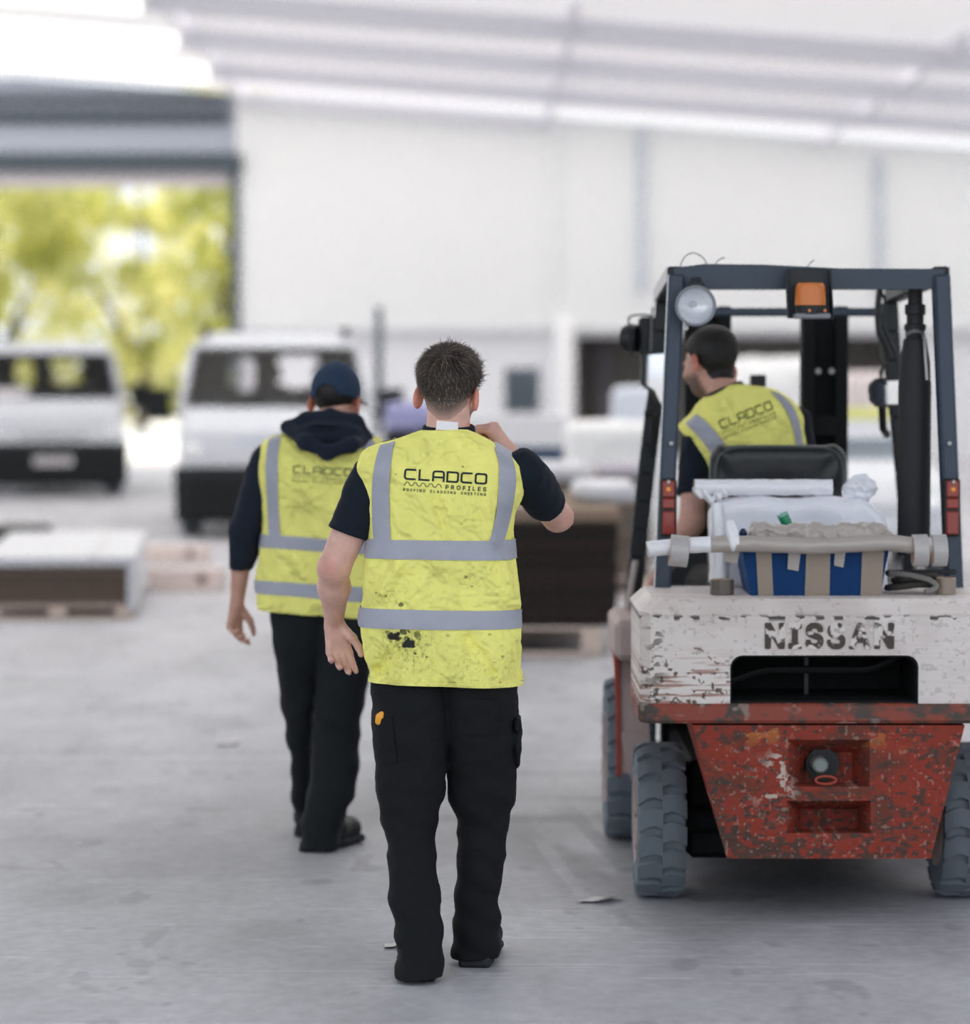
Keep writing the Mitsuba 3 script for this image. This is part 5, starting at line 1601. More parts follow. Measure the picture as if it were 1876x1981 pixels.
    add(FL + '__wire', tube(spline([at(1262, 612, 11.22), at(1236, 609, 11.22), at(1216, 614, 11.22), at(1216, 640, 11.22), at(1222, 690, 11.22)], 16), .004, 6), M_BLACK, 40)
    add(FL + '__stay', bar(at(1262, 592, 11.2), at(1259, 684, 11.2), .008, .008, (0, 1, 0)), M_GREY)
    # exhaust stack
    e0 = at(1767, 1075, 10.18)
    ez = lambda py: float(at(0, py, 10.18)[2]) - e0[2]
    add(K + '__exhaust', lathe([(0, 0), (.054, 0), (.054, ez(745)), (.052, ez(735)), (.050, ez(700)), (.042, ez(672)), (.038, ez(656)), (.031, ez(654)), (.031, ez(640)), (.036, ez(638)), (.036, ez(628)), (.028, ez(626)), (.028, ez(610)), (.034, ez(608)), (.034, ez(590)), (.024, ez(588)), (.024, ez(545)), (0, ez(545))], e0, n=36), mat('exhaust_black', (34, 36, 37), .6, .35), 35, label='black exhaust stack')
    cl = at(1788, 650, 10.10)
    add(K + '__exhaust__clamp', tube(spline([at(1752, 648, 10.12), at(1770, 640, 10.11), at(1786, 645, 10.12), at(1789, 690, 10.13), at(1792, 735, 10.13)], 16), .006, 6), M_STEEL, 40)
    # wiring down the far front post
    for j, pts in enumerate(([(1702, 560), (1698, 600), (1700, 640), (1712, 665), (1722, 690)], [(1700, 560), (1712, 585), (1706, 620), (1716, 650), (1730, 680), (1738, 705)], [(1698, 660), (1700, 690), (1708, 705), (1704, 735), (1716, 742)], [(1722, 690), (1716, 700), (1710, 712), (1702, 722), (1706, 736)])):
        add(K + '__cable', tube(spline([at(a, b, 10.9 + .02 * j) for a, b in pts], 22), (.012, .006, .005, .004)[j], 7), M_BLACK, 40)
    for pts in ([(1316, 518), (1322, 500), (1340, 489), (1358, 497), (1368, 514)], [(1383, 512), (1392, 502), (1402, 498)], [(1562, 516), (1568, 508), (1575, 503)]):
        add(K + '__loose_wire', tube(spline([at(a, b, 10.14) for a, b in pts], 16), .0022, 6), M_GREY, 40)
    # mast, chains, carriage and forks
    Ym = 11.55
    mx0, mx1 = lx(1556, Ym), lx(1646, Ym)
    zt_ = float(at(0, 592, Ym)[2])
    for s in (1, -1):
        a, b_ = XC + s * mx0, XC + s * mx1
        a, b_ = min(a, b_), max(a, b_)
        add(K + '__mast_rail', cat(box((a, Ym, .08), (a + .045, Ym + .12, zt_ - .02), .006), box((b_ - .05, Ym + .02, .08), (b_, Ym + .14, zt_), .006), box((a + .03, Ym + .07, .08), (b_ - .03, Ym + .10, zt_ - .03), .004)), M_BLACK_MATT)
        for k, zc in enumerate((float(at(0, 718, Ym)[2]), .9)):
            add(K + '__mast_roller', cyl(((a + b_) / 2 - .025, Ym + .055, zc), ((a + b_) / 2 - .025, Ym + .03, zc), .011, n=14), M_STEEL, 40)
            add(K + '__mast_roller', cyl(((a + b_) / 2 + .025, Ym + .055, zc), ((a + b_) / 2 + .025, Ym + .03, zc), .011, n=14), M_STEEL, 40)
        add(K + '__fork', cat(box((XC + s * .22 - .05, 11.78, .06), (XC + s * .22 + .05, 11.82, .60), .004), hull([(XC + s * .22 - .05, 11.78, .06), (XC + s * .22 + .05, 11.78, .06), (XC + s * .22 - .05, 11.78, .10), (XC + s * .22 + .05, 11.78, .10), (XC + s * .22 - .04, 12.75, .06), (XC + s * .22 + .04, 12.75, .06), (XC + s * .22 - .04, 12.75, .07), (XC + s * .22 + .04, 12.75, .07)])), M_BLACK_MATT)
    add(K + '__mast_crosshead', box((XC - mx1, Ym + .02, 1.46), (XC + mx1, Ym + .12, 1.54), .006), M_BLACK_MATT)
    add(K + '__mast_crosshead', box((XC - mx1, Ym + .02, .32), (XC + mx1, Ym + .12, .44), .006), M_BLACK_MATT)
    add(K + '__lift_cylinder', cat(cyl((XC - .03, Ym + .06, .12), (XC - .03, Ym + .06, float(at(0, 745, Ym)[2])), .024), box((XC - .058, Ym + .02, float(at(0, 748, Ym)[2])), (XC - .002, Ym + .10, float(at(0, 725, Ym)[2])), .004)), M_BLACK, 40)
    add(K + '__carriage', cat(box((XC - .5, 11.72, .50), (XC + .5, 11.78, .62), .006), box((XC - .5, 11.72, .14), (XC + .5, 11.78, .24), .006), box((XC - .3, 11.73, .2), (XC - .24, 11.77, .55)), box((XC + .24, 11.73, .2), (XC + .3, 11.77, .55))), M_BLACK_MATT)
    # dashboard, steering wheel, levers
    add(K + '__dashboard', hull([(XC - .42, 11.30, .62), (XC + .42, 11.30, .62), (XC - .42, 11.48, .62), (XC + .42, 11.48, .62), (XC - .36, 11.36, 1.06), (XC + .36, 11.36, 1.06), (XC - .36, 11.48, 1.06), (XC + .36, 11.48, 1.06)]), M_GUARD_DARK)
    sw = np.array([XC - .02, 11.20, 1.20])
    ax = np.array([0, -.55, .83])
    x_, y_, _ = frame_of(ax)
    SWK = add(K + '__steering_wheel', tube([sw + .16 * (math.cos(t) * x_ + math.sin(t) * y_) for t in np.linspace(0, 2 * PI, 32, endpoint=False)], .012, 8, closed=True), M_BLACK, 40)
    add(SWK + '__spokes', cat([cyl(sw, sw + .16 * (math.cos(t) * x_ + math.sin(t) * y_), .008, n=8) for t in (.3, 2.4, 4.5)] + [cyl(sw, sw - ax * .22, .02, n=12)]), M_BLACK, 40)
    for k in range(2):
        l0 = np.array([XC + .25 + .06 * k, 11.34, 1.04])
        add(K + '__lever', cat(cyl(l0, l0 + (0, -.06, .16), .006, n=8), trimesh.creation.icosphere(2, .016).apply_translation(l0 + (0, -.06, .17))), M_BLACK, 40)
    # seat
    sx0, sx1 = at(1379, 0, 10.40)[0], at(1641, 0, 10.40)[0]
    sz1, sz0 = at(0, 861, 10.40)[2], 1.02
    def back(p):
        z = (p[:, 2] - sz0) / (sz1 - sz0)
        flare = 0.014 * np.clip(1 - z, 0, 1)
        d = sbx(np.stack([p[:, 0], p[:, 1] - 0.05 * (1 - z), p[:, 2]], 1), (sx0 - .004, 10.38, sz0 - .1), (sx1 + .004, 10.48, sz1), .048) - flare * .3
        c = ell(p, ((sx0 + sx1) / 2, 10.33, 1.22), (.15, .075, .16))
        d = -smin(-d, c + .0, .03)
        wr = 0.004 * np.sin((p[:, 0] - sx0) * 60 + p[:, 2] * 50) * np.exp(-((p[:, 0] - sx0 - .04) / .035) ** 2)
        return d + wr + 0.004 * np.sin((p[:, 0] - sx1) * 55 - p[:, 2] * 60) * np.exp(-((p[:, 0] - sx1 + .05) / .035) ** 2)
    ST = K + '__seat'
    add(ST, nets(lambda p: sbx(p, (XC - .24, 10.48, .945), (XC + .24, 10.95, 1.04), .04), (XC - .27, 10.4, .91), (XC + .27, 11.0, 1.08), .01), M_VINYL, True, label='black vinyl seat')
    add(ST + '__backrest', nets(back, (sx0 - .05, 10.30, .90), (sx1 + .05, 10.58, sz1 + .03), .006), M_VINYL, True)
    pp = [(sx0 + .012, 10.392, 1.06), (sx0 + .010, 10.382, sz1 - .09), (sx0 + .030, 10.38, sz1 - .030), (sx0 + .08, 10.38, sz1 - .008), ((sx0 + sx1) / 2, 10.382, sz1 - .004), (sx1 - .08, 10.38, sz1 - .008), (sx1 - .030, 10.38, sz1 - .030), (sx1 - .010, 10.382, sz1 - .09), (sx1 - .012, 10.392, 1.06)]
    add(ST + '__piping', tube(spline(pp, 60), .0035, 6), mat('piping_grey', (74, 80, 82), .5, .4), 40)
    # thin rail over the deck
    add(K + '__deck_rail', cat(bar(at(1724, 1107, 9.9), at(1850, 1106, 9.9), .014, .016), bar(at(1808, 1107, 9.9), at(1808, 1165, 9.9), .012, .012, (0, 1, 0))), M_BLACK)


fork_truck()


# ------------------------------------------------------------------ what lies on the counterweight
def deck_load():
    Z0 = 1.003
    M_TAPE_BROWN = mat('brown_tape', (140, 126, 112), .35, .5)
    M_TAPE_BUNCH = mat('crinkled_tape', (160, 151, 144), .2, .7)
    M_TAPE_SILVER = mat('clear_tape', (168, 164, 162), .25, .6)
    M_CORE = mat('card_core', (176, 150, 128), .8, .2)
    M_FILM = mat('stretch_film', (222, 222, 226), .22, .6)
    M_BLUE = mat('blue_plastic', (0, 50, 98), .6, .2)
    # blue tub bound with brown tape
    K = thing('storage_tub', 'blue plastic tub bound with bands of brown tape on the counterweight', 'tub')
    yb = 9.66
    zt = float(at(0, 1040, yb)[2])
    b = [at(1452, 1161, yb)[0], at(1703, 1161, yb)[0]]
    t = [at(1430, 1040, yb)[0], at(1722, 1040, yb)[0]]
    y0, y1, ty0, ty1 = yb, yb + .30, yb - .012, yb + .315
    out = hull([(x, y, Z0) for x in b for y in (y0, y1)] + [(x, y, zt) for x in t for y in (ty0, ty1)])
    inn = hull([(x, y, Z0 + .006) for x in (b[0] + .006, b[1] - .006) for y in (y0 + .006, y1 - .006)] + [(x, y, zt + .01) for x in (t[0] + .006, t[1] - .006) for y in (ty0 + .006, ty1 - .006)])
    add(K, boolean('difference', out, inn), M_BLUE)
    labels[K]['category'] = 'tub'
    for x0, x1, u0, u1, zl in ((1461, 1491, 1467, 1496, Z0), (1560, 1606, 1556, 1604, Z0), (1668, 1711, 1664, 1704, Z0)):
        A = [at(x0, 1050, yb - .013), at(x1, 1050, yb - .013), at(u0, 1160, yb - .002), at(u1, 1160, yb - .002)]
        m = hull([a + (0, -.002, 0) for a in A] + [a + (0, .001, 0) for a in A])
        add(K + '__tape_band', m, M_TAPE_BROWN)
    for x0, x1, z1 in ((1525, 1550, 1105), (1615, 1637, 1098), (1402, 1432, 1090)):
        A = [at(x0, 1058, yb - .018), at(x1, 1058, yb - .018), at(x0 - 2, z1 - 4, yb - .014), at(x1 - 6, z1, yb - .014)]
        add(K + '__tape_end', hull([a + (0, -.002, 0) for a in A] + [a for a in A]), M_TAPE_BUNCH)
    rim_lo, rim_hi = at(1436, 1064, yb), at(1722, 1020, yb)
    def rim(p):
        d = chain(p, [at(1440, 1052, yb), at(1468, 1032, yb - .01), at(1575, 1034, yb - .015), at(1690, 1034, yb - .01), at(1728, 1054, yb)], (.024, .032, .031, .032, .024), .02)
        d = np.minimum(d, chain(p, [at(1470, 1028, yb + .02), at(1700, 1028, yb + .02)], (.022, .022)))
        return d + folds(p, .006, 22, 26, 81) + folds(p, .0035, 60, 60, 82) + .003 * np.sin(p[:, 0] * 90 + 30 * p[:, 2])
    add(K + '__taped_rim', nets(rim, (rim_lo[0] - .06, yb - .08, rim_lo[2] - .04), (rim_hi[0] + .06, yb + .09, rim_hi[2] + .05), .0045), M_TAPE_BUNCH, 40, label='crinkled tape over the rim')
    cap = at(1437, 1030, yb - .02)
    add(K + '__clip', nets(lambda p: ell(p, cap, (.011, .011, .013)), cap - .02, cap + .02, .003), mat('dark_blue_clip', (18, 36, 66), .5, .4), True)
    k = thing('green_marker', 'green tube poking up out of the blue tub', 'marker')
    g0 = at(1530, 1030, yb + .10)
    g1 = at(1513, 995, yb + .10)
    ax = (g1 - g0) / np.linalg.norm(g1 - g0)
    add(k, lathe([(0, 0), (.017, 0), (.017, .052), (.018, .054), (.018, .060), (.012, .064), (0, .064)], g0, ax, 20), mat('green_plastic', (36, 128, 92), .4, .5), 40)
    add(k + '__cap', lathe([(0, .058), (.0182, .058), (.0182, .066), (.010, .068), (0, .068)], g0, ax, 20), mat('pale_green', (120, 170, 160), .4, .5), 40)
    # long wrapped pole lying across the tub
    yp = yb - .055
    k = thing('wrapped_pole', 'long card tube wound in film and brown tape, lying across the front of the tub', 'pole')
    pts = [at(x, y, yp) for x, y in ((1252, 1063), (1372, 1053), (1448, 1052), (1575, 1056), (1722, 1050), (1775, 1056), (1853, 1056))]
    P = spline(pts, 50)
    fx = (P[:, 0] - P[0, 0]) / (P[-1, 0] - P[0, 0])
    cut = int(np.argmax(fx > .20))
    r = .0255
    def tubewrap(seg, rr, seed):
        m = tube(seg, rr, 20)
        v = np.array(m.vertices)
        m.vertices = v + (meshkit.fbm(v * [60, 60, 60], 3, seed)[:, None] - .5) * .006
        return m
    add(k, tubewrap(P[:cut + 1], r * .98, 1), M_FILM, 40)
    add(k + '__tape_wrap', tubewrap(P[cut:44], r * 1.02, 2), M_TAPE_BUNCH, 40)
    add(k + '__end_cap', lathe([(0, 0), (.024, 0), (.026, .01), (.026, .052), (.018, .062), (0, .064)], P[43], P[-1] - P[43], 24), M_FILM, 40)
    add(k + '__core', lathe([(.024, -.001), (.017, -.001), (.017, .03), (0, .03)], P[0], P[1] - P[0], 20), M_CORE, 40)
    def twist(p):
        return chain(p, [at(1418, 1052, yp - .01), at(1416, 1030, yp - .01), at(1412, 1010, yp)], (.022, .018, .009), .01) + .003 * np.sin(p[:, 0] * 260 + p[:, 2] * 60)
    ta = at(1416, 1030, yp)
    add(k + '__film_tail', nets(twist, ta - (.05, .05, .06), ta + (.05, .05, .06), .004), M_FILM, 40)
    def roll(c, axis, ro, ri, w, m, label, tilt=None):
        kk = thing('tape_roll', label, 'tape roll')
        ax = np.asarray(axis, float) / np.linalg.norm(axis)
        c = np.asarray(c) - ax * w / 2
        add(kk, lathe([(ri + .004, 0), (ro - .001, 0), (ro, .001), (ro, w - .001), (ro - .001, w), (ri + .004, w)], c, ax, 40), m, 40)
        add(kk + '__core', lathe([(ri + .004, -.001), (ri, -.001), (ri, w + .001), (ri + .004, w + .001), (ri + .004, -.001)], c, ax, 40), M_CORE, 40)
        return kk
    pz = lambda px: P[np.argmin(abs(P[:, 0] - at(px, 0, yp)[0]))]
    roll(pz(1310) + (0, 0, -.015), (1, 0, -.10), .049, .041, .056, M_TAPE_SILVER, 'clear tape roll threaded on the white end of the wrapped pole')
    roll(pz(1786) + (0, 0, -.014), (1, 0, 0.03), .050, .041, .046, M_TAPE_SILVER, 'greyish tape roll on the far end of the pole, next to the taped tub')
    roll(pz(1818) + (0, 0, -.014), (1, 0, 0.03), .050, .041, .044, M_TAPE_SILVER, 'greyish tape roll at the very tip of the pole, outside another roll')
    c = at(1394, 1146, 9.75)
    roll((c[0], 9.70, Z0 + .0245), (-.0, 0, 1), .037, .028, .048, mat('dark_tape', (86, 78, 70), .35, .5), 'dark brown tape roll lying flat on the deck beside the grey cover')
    c = at(1826, 1146, 9.75)
    roll((c[0], 9.72, Z0 + .0265), (0, 0, 1), .032, .024, .052, M_TAPE_BROWN, 'brown tape roll lying flat beside the coil of dark rope')
    # white plastic bundle behind the tub
    k = thing('white_sack', 'bulky white plastic-wrapped bundle standing between seat and tub', 'bundle')
    x0, x1 = at(1378, 0, 10.08)[0], at(1722, 0, 10.08)[0]
    ztop = float(at(0, 962, 10.08)[2])
    def sack(p):
        s = np.clip((p[:, 0] - x0) / (x1 - x0), 0, 1)
        top = ztop - .07 * np.clip((s - .86) / .14, 0, 1) - .02 * np.clip((.1 - s) / .1, 0, 1)
        d = sbx(np.stack([p[:, 0], p[:, 1], p[:, 2] + (ztop - top)], 1), (x0, 10.005, Z0), (x1, 10.20, ztop), .04)
        return d + folds(p, .005, 9, 9, 91) + .003 * np.sin(p[:, 0] * 30 + p[:, 2] * 12)
    add(k, nets(sack, (x0 - .03, 9.97, Z0 - .02), (x1 + .03, 10.24, ztop + .03), .008), mat('white_poly', (222, 222, 228), .3, .5), True)
    pipe = [at(1397, 1160, 9.98), at(1396, 1080, 9.98), at(1388, 1000, 9.99), at(1386, 975, 10.0)]
    add(k + '__highlight_tube', tube(spline(pipe, 14), (.019), 12), M_FILM, 40)  # white tube standing in for a glossy vertical highlight on the wrap
    # film roll resting on top of it
    k = thing('film_roll', 'long roll of clear stretch film lying on the white bundle against the seat back', 'film roll')
    a, bq = at(1342, 946, 10.10), at(1608, 963, 10.10)
    zr = ztop + .032
    a, bq = np.array([a[0], 10.08, max(a[2], zr)]), np.array([bq[0], 10.08, zr])
    add(k, tubewrap(np.linspace(a, bq, 30), .026, 5), M_FILM, 40)
    add(k + '__core', lathe([(.025, -.002), (.018, -.002), (.018, .03), (0, .03)], a, bq - a, 20), M_CORE, 40)
    add(k + '__loose_film', nets(lambda p: chain(p, [a + (.01, -.01, -.01), a + (.05, -.03, -.04), a + (.09, -.05, -.02)], (.016, .012, .014), .01) + .004 * np.sin(p[:, 0] * 200 + p[:, 2] * 120), a - (.04, .1, .09), a + (.14, .05, .05), .004), M_FILM, 40)
    # crumpled film
    k = thing('crumpled_film', 'crumpled ball of clear plastic film on the white bundle by the exhaust stack', 'plastic ball')
    cc = at(1666, 944, 10.10)
    cc[2] = max(cc[2], ztop + .022)
    def ball(p):
        d = np.minimum(ell(p, cc, (.045, .035, .040)), ell(p, cc + (-.028, 0, -.012), (.03, .03, .034)))
        return d + .016 * (np.abs(meshkit.noise(p * 42, 3) - .5) * 2 - .5) + .008 * (meshkit.noise(p * 90, 4) - .5)
    add(k, nets(ball, cc - .08, cc + .08, .0035), mat('crumple_clear', (214, 216, 222), .12, .7), 25)
    # coil of dark rope
    k = thing('rope_coil', 'loose coil of dark rope lying on the deck next to a brown tape roll', 'rope')
    rng = np.random.default_rng(3)
    cc = at(1766, 1142, 9.78)
    pts = []
    for i in range(90):
        t = i / 90 * 2 * PI * 3.6
        rr = .050 + .014 * math.sin(t * .37) + .006 * math.sin(2.3 * t)
        pts.append((cc[0] + rr * 1.25 * math.cos(t), 9.76 + rr * .9 * math.sin(t), Z0 + .012 + .042 * (i / 90) + .012 * (1 + math.sin(t * 1.5)) / 2))
    add(k, tube(pts, .0105, 9), mat('dark_rope', (58, 56, 52), .8, .25), 50)
    add(k + '__tail', tube(spline([pts[-1], (cc[0] + .03, 9.69, Z0 + .05), (cc[0] + .06, 9.68, Z0 + .03), (cc[0] + .02, 9.66, Z0 + .012)], 14), .009, 8), mat('grey_rope', (128, 124, 120), .8, .25), 50)


deck_load()
# ------------------------------------------------------------------ vans parked by the doorway
M_VAN_WHITE = mat('van_white', (192, 195, 202), .4, .5, clearcoat=.5, clearcoat_gloss=.9)
M_VAN_DARK = mat('van_dark_plastic', (24, 28, 30), .7, .25)
scene['material_van_glass'] = {'type': 'thindielectric', 'int_ior': 1.22}
M_VAN_GLASS = 'material_van_glass'
M_CABIN = mat('cabin_dark', (26, 30, 32), .8, .2)
M_PLATE = mat('number_plate', (206, 204, 206), .4, .4)


def van(label, cx, y, w, nose=.75, rack=False, plate=True, papers=False, slot=True, turn=0.0):
    """A white cab seen from the front: cx centre, y the front bumper, w width."""
    K = thing('van', label, 'van', None)
    h = w / 2
    def prof(pts, x0, x1):
        return extrude(Polygon(pts), x1 - x0, (x0, 0, 0), (0, 1, 0), (0, 0, 1))
    yb = y + 2.6                                          # back of the cab
    # lower body with bonnet, wheel arches cut out
    low = hull([(cx + s * a, yy, z) for s in (-1, 1) for a, yy, z in ((h - .06, y + .06, .50), (h - .04, y + .10, .92), (h - .10, y + .16, 1.10), (h - .16, y + .55, 1.33), (h - .02, y + .60, 1.28), (h, y + .5, .5), (h, yb, .5), (h - .03, yb, 1.38))])
    for s in (-1, 1):
        low = boolean('difference', low, cyl((cx + s * (h + .05), y + .95, .36), (cx + s * (h - .32), y + .95, .36), .43, n=28))
    add(K + '__body', low, M_VAN_WHITE, 25)
    add(K + '__roof', hull([(cx + s * a, yy, z) for s in (-1, 1) for a, yy, z in ((h - .20, y + 1.16, 1.96), (h - .22, y + 1.30, 2.06), (h - .26, y + 1.55, 2.12), (h - .24, yb, 2.12), (h - .15, yb, 1.96), (h - .15, y + 1.2, 1.95))]), M_VAN_WHITE, 25)
    for s in (-1, 1):
        add(K + '__pillar', hull([(cx + s * (h - a), yy, z) for a, yy, z in ((.0, y + .64, 1.30), (.07, y + .56, 1.32), (.11, y + 1.20, 1.97), (.18, y + 1.12, 1.97), (.0, y + .78, 1.30), (.11, y + 1.32, 1.97))]), M_VAN_WHITE, 25)
        add(K + '__side_panel', hull([(cx + s * (h - a), yy, z) for a, yy, z in ((.01, y + 1.55, 1.32), (.05, y + 1.55, 1.32), (.14, y + 1.70, 1.97), (.18, y + 1.7, 1.97), (.01, yb, 1.32), (.05, yb, 1.32), (.14, yb, 1.97), (.18, yb, 1.97))]), M_VAN_WHITE, 25)
        add(K + '__side_window', (np.array([(cx + s * (h - a), yy, z) for a, yy, z in ((.03, y + .80, 1.34), (.03, y + 1.55, 1.34), (.16, y + 1.70, 1.95), (.16, y + 1.30, 1.95))]), np.array([[0, 1, 2], [0, 2, 3]])), M_VAN_GLASS)
    ws = np.array([(cx - h + .06, y + .57, 1.325), (cx + h - .06, y + .57, 1.325), (cx + h - .17, y + 1.13, 1.965), (cx - h + .17, y + 1.13, 1.965)])
    add(K + '__windscreen', (ws, np.array([[0, 1, 2], [0, 2, 3]])), M_VAN_GLASS)
    for k, x0 in enumerate((-.55, .10)):
        add(K + '__wiper', tube([(cx + x0, y + .56, 1.335), (cx + x0 + .48, y + .62, 1.42)], .010, 6), M_VAN_DARK)
    # rear bulkhead with two small windows, dashboard, seats
    bulk = sbox(cx - h + .05, .9, cx + h - .05, 1.97).difference(unary_union([rrect(cx - h + .52, 1.48, cx - .22, 1.86, .10), rrect(cx + .02, 1.52, cx + .48, 1.88, .10)]))
    add(K + '__bulkhead', extrude(bulk, -.04, (0, yb - .10, 0), (1, 0, 0), (0, 0, 1)), M_CABIN)
    add(K + '__dashboard', hull([(cx - h + .1, y + .62, 1.2), (cx + h - .1, y + .62, 1.2), (cx - h + .1, y + 1.0, 1.2), (cx + h - .1, y + 1.0, 1.2), (cx - h + .12, y + .75, 1.40), (cx + h - .12, y + .75, 1.40), (cx - h + .12, y + .95, 1.42), (cx + h - .12, y + .95, 1.42)]), M_CABIN)
    for k, sx in enumerate((-.62, -.05, .52)):
        SK = add(K + '__seat', box((cx + sx - .22, y + 1.75, .9), (cx + sx + .22, y + 1.90, 1.56), .06), M_CABIN)
        add(SK + '__headrest', box((cx + sx - .12, y + 1.78, 1.60), (cx + sx + .12, y + 1.88, 1.78), .05), M_CABIN)
    # bumper, grille, lamps, plate
    add(K + '__bumper', hull([(cx + s * a, yy, z) for s in (-1, 1) for a, yy, z in ((h - .14, y - .03, .22), (h - .12, y - .05, .62), (h - .22, y, .74), (h + .01, y + .14, .20), (h + .02, y + .12, .73), (h + .01, y + .50, .30), (h + .01, y + .50, .73), (h - .05, y + .2, .16))]), M_VAN_DARK, 25)
    add(K + '__valance', box((cx - h + .30, y + .02, .20), (cx + h - .30, y + .16, .34), .03), M_GREY)
    if slot:
        add(K + '__grille', box((cx - .46, y + .075, .80), (cx + .46, y + .12, .865), .02), mat('grille_grey', (150, 152, 158), .5, .4))
    for s in (-1, 1):
        LK = add(K + '__headlamp', hull([(cx + s * (h - a), yy, z) for a, yy, z in ((.06, y + .12, .80), (.06, y + .22, 1.04), (.36, y + .09, .82), (.30, y + .12, .98), (.06, y + .3, .8), (.30, y + .25, .82))]), M_SILVER, 25)
        add(LK + '__lens', lathe([(.085, 0), (.05, -.02), (0, -.028)], (cx + s * (h - .18), y + .085, .90), (0, 1, 0), 20), mat('lamp_lens', (235, 236, 240), .08, .6), True)
        MK = add(K + '__mirror', hull([(cx + s * a, yy, z) for a, yy, z in ((h + .08, y + .72, 1.20), (h + .33, y + .78, 1.21), (h + .08, y + .72, 1.52), (h + .31, y + .78, 1.54), (h + .10, y + .88, 1.22), (h + .30, y + .90, 1.24), (h + .10, y + .88, 1.52), (h + .29, y + .9, 1.52))]), M_VAN_DARK, 25)
        add(MK + '__arm', bar((cx + s * (h - .03), y + .85, 1.28), (cx + s * (h + .12), y + .83, 1.27), .05, .06), M_VAN_DARK)
        add(MK + '__arm', bar((cx + s * (h - .05), y + .85, 1.46), (cx + s * (h + .12), y + .83, 1.46), .05, .05), M_VAN_DARK)
    if plate:
        add(K + '__number_plate', box((cx - .26, y - .062, .44), (cx + .26, y - .045, .56), .004), M_PLATE)
        for k in range(7):
            add(K + '__number_plate__smudge', box((cx - .225 + .065 * k, y - .064, .47), (cx - .19 + .065 * k, y - .061, .53)), mat('plate_ink', (96, 90, 96), .5, .3))
    if papers:
        add(K + '__papers', hull([(cx - h + .20, y + .575, 1.35), (cx - h + .70, y + .575, 1.35), (cx - h + .20, y + .67, 1.48), (cx - h + .68, y + .67, 1.48), (cx - h + .2, y + .69, 1.48), (cx - h + .2, y + .60, 1.35), (cx - h + .7, y + .60, 1.35)]), M_PLATE)
    for s in (-1, 1):
        for yy in (y + .95, y + 4.2):
            WK = add(K + '__wheel', lathe([(.20, -.10), (.33, -.11), (.355, -.09), (.36, -.05), (.36, .05), (.355, .09), (.33, .11), (.20, .10)], (cx + s * (h - .14), yy, .36), (1, 0, 0), 32), M_RUBBER, 35)
            add(WK + '__hub', lathe([(0, .03), (.08, .03), (.10, .0), (.19, .02), (.21, .03), (.21, -.1), (0, -.1)], (cx + s * (h - .08), yy, .36), (s, 0, 0), 24), M_GREY, 35)
    # load bed behind the cab
    add(K + '__load_bed', box((cx - h - .02, yb + .08, .86), (cx + h + .02, yb + 3.1, 1.0), .02), M_GREY)
    add(K + '__chassis', box((cx - .45, y + .9, .42), (cx + .45, yb + 3.0, .84), .03), M_VAN_DARK)
    if rack:
        for s in (-1, 1):
            if s > 0:
                add(K + '__rack_post', bar((cx + s * (h + .13), yb + .2, 1.0), (cx + s * (h + .13), yb + .2, 2.42), .09, .09, (0, 1, 0), .01), mat('rack_grey', (96, 106, 112), .5, .4))
            add(K + '__marker_lamp', cat(bar((cx + s * (h - .28), y + 1.34, 2.06), (cx + s * (h - .28), y + 1.34, 2.18), .06, .06, (0, 1, 0), .01), box((cx + s * (h - .28) - .05, y + 1.28, 2.10), (cx + s * (h - .28) + .05, y + 1.38, 2.16), .01)), M_VAN_DARK)
        add(K + '__badge', box((cx - .42, y + .112, .985), (cx + .30, y + .135, 1.03), .004), mat('badge_grey', (188, 196, 208), .4, .4))
    for k in list(scene):
        if k.startswith(K + '__'):
            scene[k]['to_world'] = T().translate([cx, y, 0]).rotate([0, 0, 1], turn).translate([-cx, -y, 0])
    return K


van('white van with a black bumper parked behind the man in the cap', float(at(531, 0, 31.6)[0]), 31.6, 2.04, rack=True, plate=False, slot=False, turn=4.0)
van('white van with a number plate and slot grille, parked farther off beside another van', float(at(97, 0, 42.0)[0]), 42.0, 2.0, papers=True, turn=9.0)


# ------------------------------------------------------------------ sheet stacks, pallets and wrapped goods
M_WOOD = mat('pallet_wood', (198, 180, 168), .8, .2)
M_WOOD_PALE = mat('planed_wood', (226, 210, 203), .75, .2)
M_SHEET_DARK = [mat(f'dark_sheet_{n}', c, .7, .25) for n, c in (('brown', (38, 33, 31)), ('black', (29, 27, 26)), ('russet', (44, 35, 31)))]
M_SHEET_TAN = [mat(f'tan_sheet_{n}', c, .8, .2) for n, c in (('umber', (92, 82, 74)), ('grey', (99, 92, 84)), ('clay', (106, 92, 84)))]


def placed(x, y, yaw):
    a = math.radians(yaw)
    return T().translate([float(x), float(y), 0]).rotate([0, 0, 1], float(yaw))


def pallet(label, x, y, w, d, yaw=0.0, h=.14, group=None):
    K = thing('pallet', label, 'pallet', group)
    M = placed(x, y, yaw)
    bw = .10
    n = max(3, int(round(d / .24)))
    for i in range(n):
        yy = -d / 2 + bw / 2 + i * (d - bw) / (n - 1)
        add(K + '__deck_board', box((-w / 2, yy - bw / 2, h - .022), (w / 2, yy + bw / 2, h), .003), M_WOOD, to_world=M)
    for sx in (-1, 0, 1):
        for sy in (-1, 0, 1):
            add(K + '__block', box((sx * (w / 2 - .06) - .06, sy * (d / 2 - .06) - .06, .022), (sx * (w / 2 - .06) + .06, sy * (d / 2 - .06) + .06, h - .022), .003), M_WOOD, to_world=M)
    for sy in (-1, 0, 1):
        add(K + '__base_board', box((-w / 2, sy * (d / 2 - .06) - .05, 0), (w / 2, sy * (d / 2 - .06) + .05, .022), .003), M_WOOD, to_world=M)
    return K


